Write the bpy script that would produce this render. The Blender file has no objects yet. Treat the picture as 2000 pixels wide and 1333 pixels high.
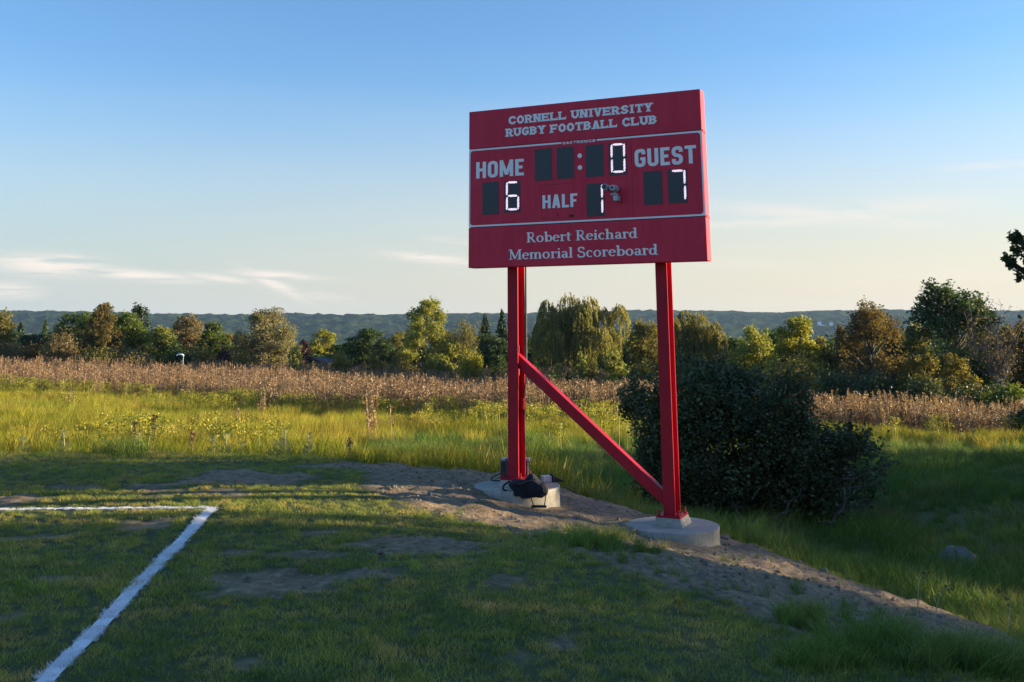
import bpy, math, random
import numpy as np
from math import sin, cos, tan, atan, atan2, pi, radians, sqrt, exp
from mathutils import Vector, Matrix

# ------------------------------------------------------------------ camera, sky, sun, exposure
SC = bpy.context.scene
EYE = 1.62
F, PITCH, ROLL, CX, CY = 2000.0, 0.2193, 0.0040, 1000.0, 196.7     # solved from the scoreboard's edges
cam_data = bpy.data.cameras.new('camera')
cam_data.sensor_fit = 'HORIZONTAL'; cam_data.sensor_width = 36.0; cam_data.lens = 36.0
cam_data.shift_y = -(666.5 - CY) / 2000.0
cam_data.clip_start = 0.1; cam_data.clip_end = 20000
cam = bpy.data.objects.new('camera', cam_data)
SC.collection.objects.link(cam)
cam.matrix_world = (Matrix.Translation((0, 0, EYE)) @ Matrix.Rotation(pi / 2 + PITCH, 4, 'X') @ Matrix.Rotation(-ROLL, 4, 'Z'))
SC.camera = cam

SUN_AZ, SUN_EL = radians(83), radians(8.0)        # azimuth clockwise from the view direction (+Y)
SKY_STRENGTH, SUN_STRENGTH, EXPOSURE = 0.06, 4.3, 1.88
world = bpy.data.worlds.new('World'); SC.world = world; world.use_nodes = True

def sky_nodes():
    nt = world.node_tree; N = nt.nodes; L = nt.links; N.clear()
    out = N.new('ShaderNodeOutputWorld'); bg = N.new('ShaderNodeBackground')
    sky = N.new('ShaderNodeTexSky'); sky.sky_type = 'NISHITA'; sky.sun_disc = False
    sky.sun_elevation = SUN_EL; sky.sun_rotation = SUN_AZ
    sky.altitude = 100; sky.air_density = 1.0; sky.dust_density = 0.6; sky.ozone_density = 1.6
    bg.inputs['Strength'].default_value = SKY_STRENGTH
    tc = N.new('ShaderNodeTexCoord'); nrm = N.new('ShaderNodeVectorMath'); nrm.operation = 'NORMALIZE'
    L.new(tc.outputs['Generated'], nrm.inputs[0])
    sep = N.new('ShaderNodeSeparateXYZ'); L.new(nrm.outputs[0], sep.inputs[0])
    def M(op, a, b=None, c=None):
        n = N.new('ShaderNodeMath'); n.operation = op
        for i, v in enumerate((a, b, c)):
            if v is None: continue
            if isinstance(v, (int, float)): n.inputs[i].default_value = v
            else: L.new(v, n.inputs[i])
        return n.outputs[0]
    az = M('ARCTAN2', sep.outputs[0], sep.outputs[1]); el = M('ARCSINE', sep.outputs[2])
    # thin cloud wisps, placed by azimuth and elevation, torn by stretched noise
    comb = N.new('ShaderNodeCombineXYZ')
    L.new(M('ADD', M('MULTIPLY', az, 9.0), M('MULTIPLY', el, 22.0)), comb.inputs[0])
    L.new(M('MULTIPLY', el, 95.0), comb.inputs[1])
    noi = N.new('ShaderNodeTexNoise'); noi.inputs['Scale'].default_value = 1.6; noi.inputs['Detail'].default_value = 9
    noi.inputs['Roughness'].default_value = 0.62; noi.inputs['Distortion'].default_value = 0.5
    L.new(comb.outputs[0], noi.inputs['Vector'])
    tot = None
    for (u, v, wu, wv, slope, a) in CLOUDS:
        a0, e0 = pix_dir(u, v)
        wa, we = wu / 2000.0, wv / 2000.0
        da = M('SUBTRACT', az, a0)
        de = M('SUBTRACT', M('SUBTRACT', el, e0), M('MULTIPLY', da, slope))
        q = M('ADD', M('POWER', M('ABSOLUTE', M('DIVIDE', da, wa)), 2.2), M('POWER', M('ABSOLUTE', M('DIVIDE', de, we)), 2.0))
        g = M('MULTIPLY', M('EXPONENT', M('MULTIPLY', q, -1.0)), a)
        tot = g if tot is None else M('MAXIMUM', tot, g)
    n2 = M('MULTIPLY', M('SUBTRACT', noi.outputs['Fac'], 0.34), 6.5)
    n2c = N.new('ShaderNodeClamp'); L.new(n2, n2c.inputs[0])
    mask = N.new('ShaderNodeClamp'); L.new(M('MULTIPLY', tot, n2c.outputs[0]), mask.inputs[0])
    # very thin high veil everywhere
    comb2 = N.new('ShaderNodeCombineXYZ'); L.new(M('MULTIPLY', az, 2.0), comb2.inputs[0]); L.new(M('MULTIPLY', el, 14.0), comb2.inputs[1])
    noi2 = N.new('ShaderNodeTexNoise'); noi2.inputs['Scale'].default_value = 1.3; noi2.inputs['Detail'].default_value = 6
    L.new(comb2.outputs[0], noi2.inputs['Vector'])
    veil = N.new('ShaderNodeClamp'); L.new(M('MULTIPLY', M('SUBTRACT', noi2.outputs['Fac'], 0.45), 0.35), veil.inputs[0])
    fall = N.new('ShaderNodeMapRange'); L.new(el, fall.inputs[0])
    fall.inputs[1].default_value = 0.02; fall.inputs[2].default_value = 0.35; fall.inputs[3].default_value = 1; fall.inputs[4].default_value = 0
    veil2 = M('MULTIPLY', veil.outputs[0], fall.outputs[0])
    fac = M('MAXIMUM', mask.outputs[0], veil2)
    # colour correction of the sky as a whole
    tint = N.new('ShaderNodeMix'); tint.data_type = 'RGBA'; tint.blend_type = 'MULTIPLY'; tint.inputs[0].default_value = 1
    L.new(sky.outputs[0], tint.inputs[6]); tint.inputs[7].default_value = SKY_TINT
    # paleness near the horizon (thin summer haze)
    pale = N.new('ShaderNodeMapRange'); L.new(el, pale.inputs[0]); pale.interpolation_type = 'SMOOTHSTEP'
    pale.inputs[1].default_value = -0.02; pale.inputs[2].default_value = 0.27; pale.inputs[3].default_value = PALE; pale.inputs[4].default_value = 0.0
    pm = N.new('ShaderNodeMix'); pm.data_type = 'RGBA'; L.new(pale.outputs[0], pm.inputs[0])
    L.new(tint.outputs[2], pm.inputs[6])
    # haze colour goes from cool away from the sun to cream towards it
    warm = N.new('ShaderNodeMapRange'); L.new(M('COSINE', M('SUBTRACT', az, SUN_AZ)), warm.inputs[0]); warm.interpolation_type = 'SMOOTHSTEP'
    warm.inputs[1].default_value = -0.6; warm.inputs[2].default_value = 0.7
    hz = N.new('ShaderNodeMix'); hz.data_type = 'RGBA'; L.new(warm.outputs[0], hz.inputs[0])
    hz.inputs[6].default_value = HAZE_COOL; hz.inputs[7].default_value = HAZE_WARM
    L.new(hz.outputs[2], pm.inputs[7])
    cm = N.new('ShaderNodeMix'); cm.data_type = 'RGBA'; L.new(fac, cm.inputs[0]); L.new(pm.outputs[2], cm.inputs[6])
    cm.inputs[7].default_value = CLOUD_COL
    L.new(cm.outputs[2], bg.inputs[0]); L.new(bg.outputs[0], out.inputs[0])

def pix_ray(u, v):
    """direction of the view ray through photo pixel (u, v)"""
    X2, Y2 = (u - CX) / F, (CY - v) / F
    X = X2 * cos(ROLL) - Y2 * sin(ROLL); Y = X2 * sin(ROLL) + Y2 * cos(ROLL)
    return np.array([X, cos(PITCH) - Y * sin(PITCH), sin(PITCH) + Y * cos(PITCH)])
def pix_dir(u, v):
    d = pix_ray(u, v); d = d / np.linalg.norm(d)
    return atan2(d[0], d[1]), math.asin(d[2])
def at_y(u, v, y):
    d = pix_ray(u, v); return np.array([0, 0, EYE]) + d * (y / d[1])
def at_z(u, v, z):
    d = pix_ray(u, v); return np.array([0, 0, EYE]) + d * ((z - EYE) / d[2])

SKY_TINT = (0.78, 1.10, 1.52, 1); PALE = 0.97
HAZE_COOL = (2.65, 2.95, 3.0, 1); HAZE_WARM = (4.3, 3.62, 2.75, 1); CLOUD_COL = (4.6, 4.15, 3.75, 1)
CLOUDS = [  # u, v, half width, half height (photo pixels), slope, amount
    (95, 512, 90, 17, -0.05, 1.0), (150, 502, 45, 8, -0.15, 0.9), (275, 533, 95, 9, -0.07, 1.0), (425, 539, 55, 6, -0.12, 0.8),
    (545, 535, 75, 7, -0.06, 1.0), (535, 553, 55, 10, -0.45, 0.9), (610, 575, 80, 8, -0.1, 0.4), (845, 504, 90, 8, -0.08, 0.8),
    (18, 560, 50, 14, -0.02, 0.8), (40, 500, 60, 6, 0.0, 0.8), (1600, 425, 190, 14, -0.12, 0.5), (1740, 415, 150, 20, 0.05, 0.4),
    (1560, 437, 200, 8, 0.02, 0.55), (1960, 330, 90, 6, 0.0, 0.5), (1850, 540, 260, 30, 0.0, 0.22), (1450, 520, 220, 12, -0.1, 0.2),
    (890, 470, 60, 6, -0.1, 0.3), (-500, 480, 260, 18, -0.05, 0.9), (2600, 470, 300, 22, 0.05, 0.5)]
sky_nodes()
sun_data = bpy.data.lights.new('sun', 'SUN'); sun_data.energy = SUN_STRENGTH; sun_data.angle = radians(0.5)
sun_data.color = (1.0, 0.79, 0.52)
sun = bpy.data.objects.new('sun', sun_data); SC.collection.objects.link(sun)
SUN_DIR = Vector((sin(SUN_AZ) * cos(SUN_EL), cos(SUN_AZ) * cos(SUN_EL), sin(SUN_EL)))
sun.rotation_euler = SUN_DIR.to_track_quat('Z', 'Y').to_euler()
SC.view_settings.view_transform = 'Standard'; SC.view_settings.look = 'None'
SC.view_settings.exposure = EXPOSURE; SC.view_settings.gamma = 1.0
SC.render.engine = 'CYCLES'
SC.cycles.use_denoising = True; SC.cycles.denoiser = 'OPENIMAGEDENOISE'
SC.cycles.max_bounces = 6; SC.cycles.diffuse_bounces = 3; SC.cycles.glossy_bounces = 2; SC.cycles.transmission_bounces = 3
SC.cycles.volume_bounces = 0; SC.cycles.transparent_max_bounces = 8

# ------------------------------------------------------------------ helpers
rng = np.random.default_rng(11)
random.seed(11)
COL = SC.collection

def tag(o, label=None, cat=None, group=None, kind=None):
    if label: o['label'] = label
    if cat: o['category'] = cat
    if group: o['group'] = group
    if kind: o['kind'] = kind
    return o
def empty(name, loc, rz=0.0):
    o = bpy.data.objects.new(name, None); COL.objects.link(o)
    o.location = loc; o.rotation_euler = (0, 0, rz); o.empty_display_size = 0.2
    return o

class MB:
    """mesh collector: lists of vertices and faces of any size"""
    def __init__(s): s.v = []; s.f = []; s.n = 0
    def add(s, vs, fs):
        s.v.append(np.asarray(vs, float)); k = s.n
        s.f += [tuple(i + k for i in f) for f in fs]; s.n += len(vs); return s
    def box(s, lo, hi, bev=0.0):
        x0, y0, z0 = lo; x1, y1, z1 = hi
        if bev <= 0:
            return s.add([(x0,y0,z0),(x1,y0,z0),(x1,y1,z0),(x0,y1,z0),(x0,y0,z1),(x1,y0,z1),(x1,y1,z1),(x0,y1,z1)],
                  [(0,3,2,1),(4,5,6,7),(0,1,5,4),(1,2,6,5),(2,3,7,6),(3,0,4,7)])
        b = bev; V = []; F_ = []
        c = [(x0+b, y0+b), (x1-b, y0+b), (x1-b, y1-b), (x0+b, y1-b)]
        o = [(x0, y0+b), (x0+b, y0), (x1-b, y0), (x1, y0+b), (x1, y1-b), (x1-b, y1), (x0+b, y1), (x0, y1-b)]
        for z, ring in ((z0, 'c'), (z0+b, 'o'), (z1-b, 'o'), (z1, 'c')):
            if ring == 'c': V += [(c[i][0], c[i][1], z) for i in (0,0,1,1,2,2,3,3)]
            else: V += [(p[0], p[1], z) for p in o]
        for r in range(3):
            for i in range(8):
                j = (i+1) % 8; F_.append((r*8+i, r*8+j, (r+1)*8+j, (r+1)*8+i))
        F_.append((6,4,2,0)); F_.append((24,26,28,30))
        return s.add(V, F_)
    def tube(s, pts, rad, sides=6, cap=True):
        pts = np.asarray(pts, float); n = len(pts); rad = np.broadcast_to(rad, (n,))
        t = np.gradient(pts, axis=0); t /= (np.linalg.norm(t, axis=1, keepdims=True) + 1e-9)
        ref = np.array([0, 0, 1.0]) if abs(t[0][2]) < 0.9 else np.array([1.0, 0, 0])
        a = np.cross(t, ref); a /= (np.linalg.norm(a, axis=1, keepdims=True) + 1e-9); b = np.cross(t, a)
        th = np.arange(sides) * 2 * pi / sides
        V = pts[:, None, :] + rad[:, None, None] * (np.cos(th)[None, :, None] * a[:, None, :] + np.sin(th)[None, :, None] * b[:, None, :])
        fs = [(r*sides+i, r*sides+(i+1) % sides, (r+1)*sides+(i+1) % sides, (r+1)*sides+i) for r in range(n-1) for i in range(sides)]
        if cap: fs += [tuple(range(sides-1, -1, -1)), tuple((n-1)*sides+i for i in range(sides))]
        return s.add(V.reshape(-1, 3), fs)
    def lathe(s, prof, c=(0,0,0), n=48, capt=True, capb=True):
        V = [(c[0]+r*cos(2*pi*i/n), c[1]+r*sin(2*pi*i/n), c[2]+z) for r, z in prof for i in range(n)]
        fs = [(k*n+i, k*n+(i+1) % n, (k+1)*n+(i+1) % n, (k+1)*n+i) for k in range(len(prof)-1) for i in range(n)]
        if capb: fs.append(tuple(range(n-1, -1, -1)))
        if capt: fs.append(tuple((len(prof)-1)*n+i for i in range(n)))
        return s.add(V, fs)
    def build(s, name, mat, parent=None, smooth=False, M=None):
        V = np.concatenate(s.v) if s.v else np.zeros((0, 3))
        me = bpy.data.meshes.new(name); me.from_pydata([tuple(p) for p in V], [], s.f); me.update()
        if M is not None: me.transform(M)
        if smooth: me.shade_smooth()
        return link(name, me, mat, parent)
def link(name, me, mat, parent=None):
    if mat is not None and not me.materials: me.materials.append(mat)
    o = bpy.data.objects.new(name, me); COL.objects.link(o)
    if parent is not None: o.parent = parent
    return o
def mesh_np(name, V, Fq, attrs=None, smooth=False):
    """fast mesh from arrays; Fq is (n,k)"""
    V = np.ascontiguousarray(V, np.float32); Fq = np.ascontiguousarray(Fq, np.int32); k = Fq.shape[1]
    me = bpy.data.meshes.new(name)
    me.vertices.add(len(V)); me.vertices.foreach_set('co', V.ravel())
    me.loops.add(Fq.size); me.loops.foreach_set('vertex_index', Fq.ravel())
    me.polygons.add(len(Fq)); me.polygons.foreach_set('loop_start', np.arange(0, Fq.size, k, dtype=np.int32))
    if smooth: me.polygons.foreach_set('use_smooth', np.ones(len(Fq), bool))
    for nm, arr in (attrs or {}).items():
        a = me.attributes.new(nm, 'FLOAT', 'POINT'); a.data.foreach_set('value', np.ascontiguousarray(arr, np.float32))
    me.update(calc_edges=True); me.validate()
    return me

def _hash(ix, iy, seed):
    h = (ix.astype(np.int64) * 374761393 + iy.astype(np.int64) * 668265263 + seed * 974711) & 0xffffffff
    h = ((h ^ (h >> 13)) * 1274126177) & 0xffffffff
    return ((h ^ (h >> 16)) & 0xffff) / 65535.0
def vnoise(x, y, seed=0):
    ix = np.floor(x); iy = np.floor(y); fx = x - ix; fy = y - iy
    fx = fx*fx*(3-2*fx); fy = fy*fy*(3-2*fy)
    a = _hash(ix, iy, seed); b = _hash(ix+1, iy, seed); c = _hash(ix, iy+1, seed); d = _hash(ix+1, iy+1, seed)
    return (a*(1-fx)+b*fx)*(1-fy)+(c*(1-fx)+d*fx)*fy
def fbm(x, y, o=4, seed=0):
    s = 0; a = 0.5; t = 0
    for i in range(o):
        s = s + a*vnoise(x*2**i, y*2**i, seed+i*7); t += a; a *= 0.5
    return s/t
def smooth(t):
    t = np.clip(t, 0, 1); return t*t*(3-2*t)

# ------------------------------------------------------------------ materials
def new_mat(name):
    m = bpy.data.materials.new(name); m.use_nodes = True
    nt = m.node_tree; b = nt.nodes['Principled BSDF']
    return m, nt, b
def ramp(nt, fac, stops):
    r = nt.nodes.new('ShaderNodeValToRGB'); e = r.color_ramp.elements
    while len(e) < len(stops): e.new(0.5)
    for i, (p, c) in enumerate(stops): e[i].position = p; e[i].color = (*c, 1)
    nt.links.new(fac, r.inputs[0]); return r.outputs[0]
def noise(nt, scale, detail=4, rough=0.55, coord='Object', dist=0.0, vec=None):
    n = nt.nodes.new('ShaderNodeTexNoise'); n.inputs['Scale'].default_value = scale
    n.inputs['Detail'].default_value = detail; n.inputs['Roughness'].default_value = rough; n.inputs['Distortion'].default_value = dist
    if vec is None:
        if coord == 'World': vec = nt.nodes.new('ShaderNodeNewGeometry').outputs['Position']
        else: vec = nt.nodes.new('ShaderNodeTexCoord').outputs[coord]
    nt.links.new(vec, n.inputs['Vector']); return n.outputs['Fac']
def mix(nt, fac, a, b, mode='MIX'):
    m = nt.nodes.new('ShaderNodeMix'); m.data_type = 'RGBA'; m.blend_type = mode
    for s, v in ((0, fac), (6, a), (7, b)):
        if isinstance(v, (int, float)): m.inputs[s].default_value = v
        elif isinstance(v, tuple): m.inputs[s].default_value = (*v[:3], 1)
        else: nt.links.new(v, m.inputs[s])
    return m.outputs[2]
def math_(nt, op, a, b=0.0):
    m = nt.nodes.new('ShaderNodeMath'); m.operation = op
    for i, v in enumerate((a, b)):
        if isinstance(v, (int, float)): m.inputs[i].default_value = v
        else: nt.links.new(v, m.inputs[i])
    return m.outputs[0]
def bump(nt, b, h, strength=0.3, dist=0.01):
    n = nt.nodes.new('ShaderNodeBump'); n.inputs['Strength'].default_value = strength; n.inputs['Distance'].default_value = dist
    nt.links.new(h, n.inputs['Height']); nt.links.new(n.outputs[0], b.inputs['Normal'])
def attr(nt, name):
    a = nt.nodes.new('ShaderNodeAttribute'); a.attribute_name = name; return a.outputs['Fac']
def plain(name, col, rough=0.6, metal=0.0, var=0.15, scale=8.0, spec=0.5, coat=0.0):
    m, nt, b = new_mat(name)
    n = noise(nt, scale, 5)
    c2 = tuple(min(1, c*(1+var)) for c in col); c1 = tuple(c*(1-var) for c in col)
    nt.links.new(ramp(nt, n, [(0.3, c1), (0.7, c2)]), b.inputs['Base Color'])
    b.inputs['Roughness'].default_value = rough; b.inputs['Metallic'].default_value = metal
    b.inputs['Specular IOR Level'].default_value = spec; b.inputs['Coat Weight'].default_value = coat
    return m
def leaf_mat(name, stops, trans=0.35, rough=0.55):
    """stops: colours by the per-leaf 'rnd' value; part of the light passes through the leaf"""
    m, nt, b = new_mat(name)
    c = ramp(nt, attr(nt, 'rnd'), stops)
    nt.links.new(c, b.inputs['Base Color']); b.inputs['Roughness'].default_value = rough
    b.inputs['Specular IOR Level'].default_value = 0.25
    tr = nt.nodes.new('ShaderNodeBsdfTranslucent')
    c2 = mix(nt, 1.0, c, (1.25, 1.2, 0.6), 'MULTIPLY'); nt.links.new(c2, tr.inputs[0])
    ms = nt.nodes.new('ShaderNodeMixShader'); ms.inputs[0].default_value = trans
    nt.links.new(b.outputs[0], ms.inputs[1]); nt.links.new(tr.outputs[0], ms.inputs[2])
    nt.links.new(ms.outputs[0], nt.nodes['Material Output'].inputs['Surface'])
    return m

def blade_mat(name, low, high, trans=0.3, scale=0.6, warm=None, fine=9.0):
    """grass blades: colour by world-space patches, tip paler than root ('tip' attribute), per-blade value 'rnd'"""
    m, nt, b = new_mat(name)
    n = noise(nt, scale, 4, 0.6, 'World')
    c = ramp(nt, n, [(0.32, low), (0.66, high)])
    if warm:
        n2 = noise(nt, scale*2.7, 3, 0.6, 'World')
        f = math_(nt, 'MULTIPLY', math_(nt, 'GREATER_THAN', n2, 0.56), 0.5)
        sm = nt.nodes.new('ShaderNodeMapRange'); nt.links.new(n2, sm.inputs[0]); sm.inputs[1].default_value = 0.48; sm.inputs[2].default_value = 0.72
        sm.inputs[4].default_value = 0.75
        c = mix(nt, sm.outputs[0], c, warm)
    k = ramp(nt, attr(nt, 'rnd'), [(0.0, (0.70, 0.70, 0.72)), (0.8, (1.18, 1.16, 1.0)), (1.0, (2.0, 1.7, 1.3))])
    k = mix(nt, 1.0, k, ramp(nt, noise(nt, fine, 3, 0.6, 'World'), [(0.35, (0.72, 0.80, 0.66)), (0.6, (1.18, 1.12, 1.0))]), 'MULTIPLY')
    c = mix(nt, 1.0, c, k, 'MULTIPLY')
    t = ramp(nt, attr(nt, 'tip'), [(0.0, (0.8, 0.8, 0.7)), (1.0, (1.2, 1.2, 1.0))])  # roots darkened: the shade between blades put into their colour
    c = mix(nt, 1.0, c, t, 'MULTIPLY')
    nt.links.new(c, b.inputs['Base Color']); b.inputs['Roughness'].default_value = 0.6; b.inputs['Specular IOR Level'].default_value = 0.25
    tr = nt.nodes.new('ShaderNodeBsdfTranslucent'); nt.links.new(c, tr.inputs[0])
    ms = nt.nodes.new('ShaderNodeMixShader'); ms.inputs[0].default_value = trans
    nt.links.new(b.outputs[0], ms.inputs[1]); nt.links.new(tr.outputs[0], ms.inputs[2])
    nt.links.new(ms.outputs[0], nt.nodes['Material Output'].inputs['Surface'])
    return m

RED = (0.30, 0.012, 0.022)
def board_paint():
    m, nt, b = new_mat('red_powder_coat')
    tc = nt.nodes.new('ShaderNodeTexCoord'); mp = nt.nodes.new('ShaderNodeMapping'); mp.inputs['Scale'].default_value = (7, 7, .8); nt.links.new(tc.outputs['Object'], mp.inputs['Vector'])
    n1 = noise(nt, 1.2, 5, .6); n2 = noise(nt, 2.0, 6, .7, vec=mp.outputs[0])
    c = ramp(nt, n1, [(0.3, (0.62, 0.022, 0.054)), (0.7, (0.71, 0.030, 0.068))])
    c = mix(nt, 1.0, c, ramp(nt, n2, [(0.3, (0.90, 0.88, 0.88)), (0.62, (1.02, 1.02, 1.02))]), 'MULTIPLY')
    nt.links.new(c, b.inputs['Base Color']); nt.links.new(ramp(nt, n2, [(0.3, (.62, .62, .62)), (.7, (.42, .42, .42))]), b.inputs['Roughness'])
    b.inputs['Specular IOR Level'].default_value = 0.3; bump(nt, b, noise(nt, 3.5, 3), 0.12, 0.01); return m
M_red = board_paint()
M_redpost = plain('red_steel_paint', (0.36, 0.008, 0.024), 0.5, 0, 0.10, 4.0, 0.22)
M_white = plain('white_vinyl', (0.86, 0.85, 0.85), 0.45, 0, 0.03, 12)
M_black = plain('black_display', (0.012, 0.018, 0.028), 0.35, 0, 0.3, 40, 0.5)
M_dark = plain('seam_shadow_gasket', (0.02, 0.008, 0.01), 0.7)
M_steel = plain('galvanised_steel', (0.45, 0.46, 0.47), 0.45, 0.6, 0.15, 20)
M_greybox = plain('dark_grey_plastic', (0.05, 0.055, 0.065), 0.45, 0, 0.15, 15)
M_silver = plain('pale_grey_plastic', (0.42, 0.44, 0.47), 0.4, 0, 0.08, 15)
M_bark = plain('bark', (0.09, 0.07, 0.055), 0.9, 0, 0.4, 5)
M_greybark = plain('grey_bark', (0.11, 0.10, 0.09), 0.9, 0, 0.3, 5)
M_stone = plain('grey_stone', (0.19, 0.175, 0.16), 0.9, 0, 0.35, 4)
def cloth_mat():
    m, nt, b = new_mat('black_nylon'); n = noise(nt, 260, 2)
    nt.links.new(ramp(nt, noise(nt, 9, 4), [(0.3, (0.008, 0.009, 0.014)), (0.75, (0.02, 0.022, 0.032))]), b.inputs['Base Color'])
    b.inputs['Roughness'].default_value = 0.7; b.inputs['Specular IOR Level'].default_value = 0.2; bump(nt, b, n, 0.3, 0.002); return m
M_bag = cloth_mat()
def led_mat():
    m, nt, b = new_mat('led_light'); n = noise(nt, 60, 2)
    nt.links.new(ramp(nt, n, [(0.35, (1.0, 0.66, 0.95)), (0.65, (1.0, 0.95, 0.98))]), b.inputs['Emission Color'])
    b.inputs['Emission Strength'].default_value = 0.30; b.inputs['Base Color'].default_value = (0.7, 0.65, 0.7, 1); return m
M_led = led_mat()
def concrete_mat():
    m, nt, b = new_mat('concrete')
    n1 = noise(nt, 3.0, 6, 0.65); n2 = noise(nt, 40, 4, 0.7)
    c = ramp(nt, n1, [(0.25, (0.23, 0.215, 0.18)), (0.5, (0.34, 0.325, 0.28)), (0.75, (0.42, 0.40, 0.345))])
    c = mix(nt, 1.0, c, ramp(nt, n2, [(0.3, (0.8, 0.8, 0.8)), (0.6, (1.05, 1.05, 1.05))]), 'MULTIPLY')
    # soil splashed on the foot of the wall (world height) and stray stains
    tcv = nt.nodes.new('ShaderNodeTexCoord'); sp = nt.nodes.new('ShaderNodeSeparateXYZ'); nt.links.new(tcv.outputs['Object'], sp.inputs[0])
    mp = nt.nodes.new('ShaderNodeMapping'); mp.inputs['Scale'].default_value = (6, 6, 0.7); nt.links.new(tcv.outputs['Object'], mp.inputs['Vector'])
    n3 = noise(nt, 2.2, 5, 0.65, vec=mp.outputs[0])
    c = mix(nt, math_(nt, 'MULTIPLY', math_(nt, 'GREATER_THAN', n3, 0.58), 0.25), c, (0.22, 0.18, 0.13))
    nt.links.new(c, b.inputs['Base Color']); b.inputs['Roughness'].default_value = 0.85
    bump(nt, b, n2, 0.35, 0.004); return m
M_conc = concrete_mat()

# ------------------------------------------------------------------ terrain heights
CTRL = np.array([(-16,3,0),(-16,9,0),(-16,15,0),(-9,2,0),(-9,8,0),(-8,14,0),(-4,1,0),(-4,6,0),(-4,11,0.02),(-4,14.2,-.02),(-2,3,0),(-1,8.5,0),
 (-1.2,12,-.01),(-1,13.4,-.08),(-.45,11.8,-.03),(.55,11.6,-.27),(.05,11.2,-.15),(0,13,-.12),(.9,12.5,-.32),(1.2,11.1,-.33),(1.6,10.5,-.43),
 (2.15,10.9,-.50),(1.8,11.7,-.44),(2.9,10.2,-.62),(3.5,9.7,-.74),(4.2,8.7,-.88),(4.6,8,-.97),(1,8.6,-.10),(1.8,7.2,-.16),(2.4,5.6,-.2),(3.3,7,-.52),
 (3.9,5.2,-.50),(4.5,6.5,-.85),(1,5,-.03),(0,3,0),(2.2,3,-.08),(4,3,-.3),(0,1,0),(3.6,1,-.15),(5,4.8,-.85),(5,2,-.45)], float)
def _tps():
    P = CTRL[:, :2]; n = len(P); d = np.linalg.norm(P[:, None]-P[None], axis=2)
    K = np.where(d > 0, d*d*np.log(d+1e-12), 0) + np.eye(n)*0.25
    A = np.zeros((n+3, n+3)); A[:n, :n] = K; A[:n, n] = 1; A[:n, n+1:] = P; A[n, :n] = 1; A[n+1:, :n] = P.T
    return np.linalg.solve(A, np.r_[CTRL[:, 2], 0, 0, 0])
TW = _tps()
def tps(x, y):
    x = np.clip(x, -16, 5); y = np.clip(y, 1, 14.4); out = TW[-3] + TW[-2]*x + TW[-1]*y
    for (px, py, _), w in zip(CTRL, TW[:-3]):
        r2 = (x-px)**2 + (y-py)**2
        out = out + w*0.5*r2*np.log(r2+1e-12)
    return out
CREST = np.array([(-60, 16), (-20, 14.9), (-7.5, 14.5), (-4, 14.3), (-2, 13.9), (-.4, 13.3), (.9, 12.6), (1.75, 11.95), (2.4, 11.1), (2.95, 10.25),
                  (3.55, 9.75), (4.2, 8.75), (4.65, 8.0), (5.0, 7.0), (5.3, 5.5), (5.6, 3), (6, 0), (9, -20)], float)
def seg_dist(x, y, P):
    """unsigned distance to polyline and signed side (+ = left of travel direction)"""
    best = np.full(x.shape, 1e9); side = np.zeros(x.shape)
    for a, b in zip(P[:-1], P[1:]):
        dx, dy = b-a; L2 = dx*dx+dy*dy
        t = np.clip(((x-a[0])*dx+(y-a[1])*dy)/L2, 0, 1)
        d = np.hypot(x-a[0]-t*dx, y-a[1]-t*dy); s = dx*(y-a[1])-dy*(x-a[0])
        m = d < best-1e-9; best = np.where(m, d, best); side = np.where(m, s, side)
    return best, np.sign(side)
def outside(x, y):
    d, s = seg_dist(x, y, CREST); return d*s      # > 0 beyond the crest
def field_z(x, y):
    r = np.maximum(y, 0)
    z = -1.98 - 2.75*smooth((r-22)/80.0)
    z = z - 0.034*np.clip(x+5, -90, 0)*smooth((r-25)/60) - 0.045*np.clip(x-7, 0, 60)*smooth((r-22)/28)
    z = z + 0.35*(fbm(x*0.06, y*0.06, 3, 5)-0.5)*smooth((r-18)/20)
    z = z - 55*smooth((np.hypot(x, y)-190)/1300.0)
    return z
def ground_z(x, y, fine=True):
    x = np.asarray(x, float); y = np.asarray(y, float)
    o = outside(x, y); k = smooth(o/6.5)
    ti = tps(x, y)
    z = ti*(1-k) + field_z(x, y)*k
    z = z - 0.10*smooth(o/0.8)*(1-k)
    if fine:
        dm = dirt_mask(x, y)
        z = z + dm*(0.075*(fbm(x*3.2, y*3.2, 3, 9)-0.5) + 0.06*(fbm(x*11, y*11, 2, 19)-0.5))
        z = z + (1-dm)*0.03*(fbm(x*1.3, y*1.3, 3, 29)-0.5)*(np.abs(x) < 30)
    return z
def gz(x, y): return float(ground_z(np.array([x]), np.array([y]), True)[0])

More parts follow.
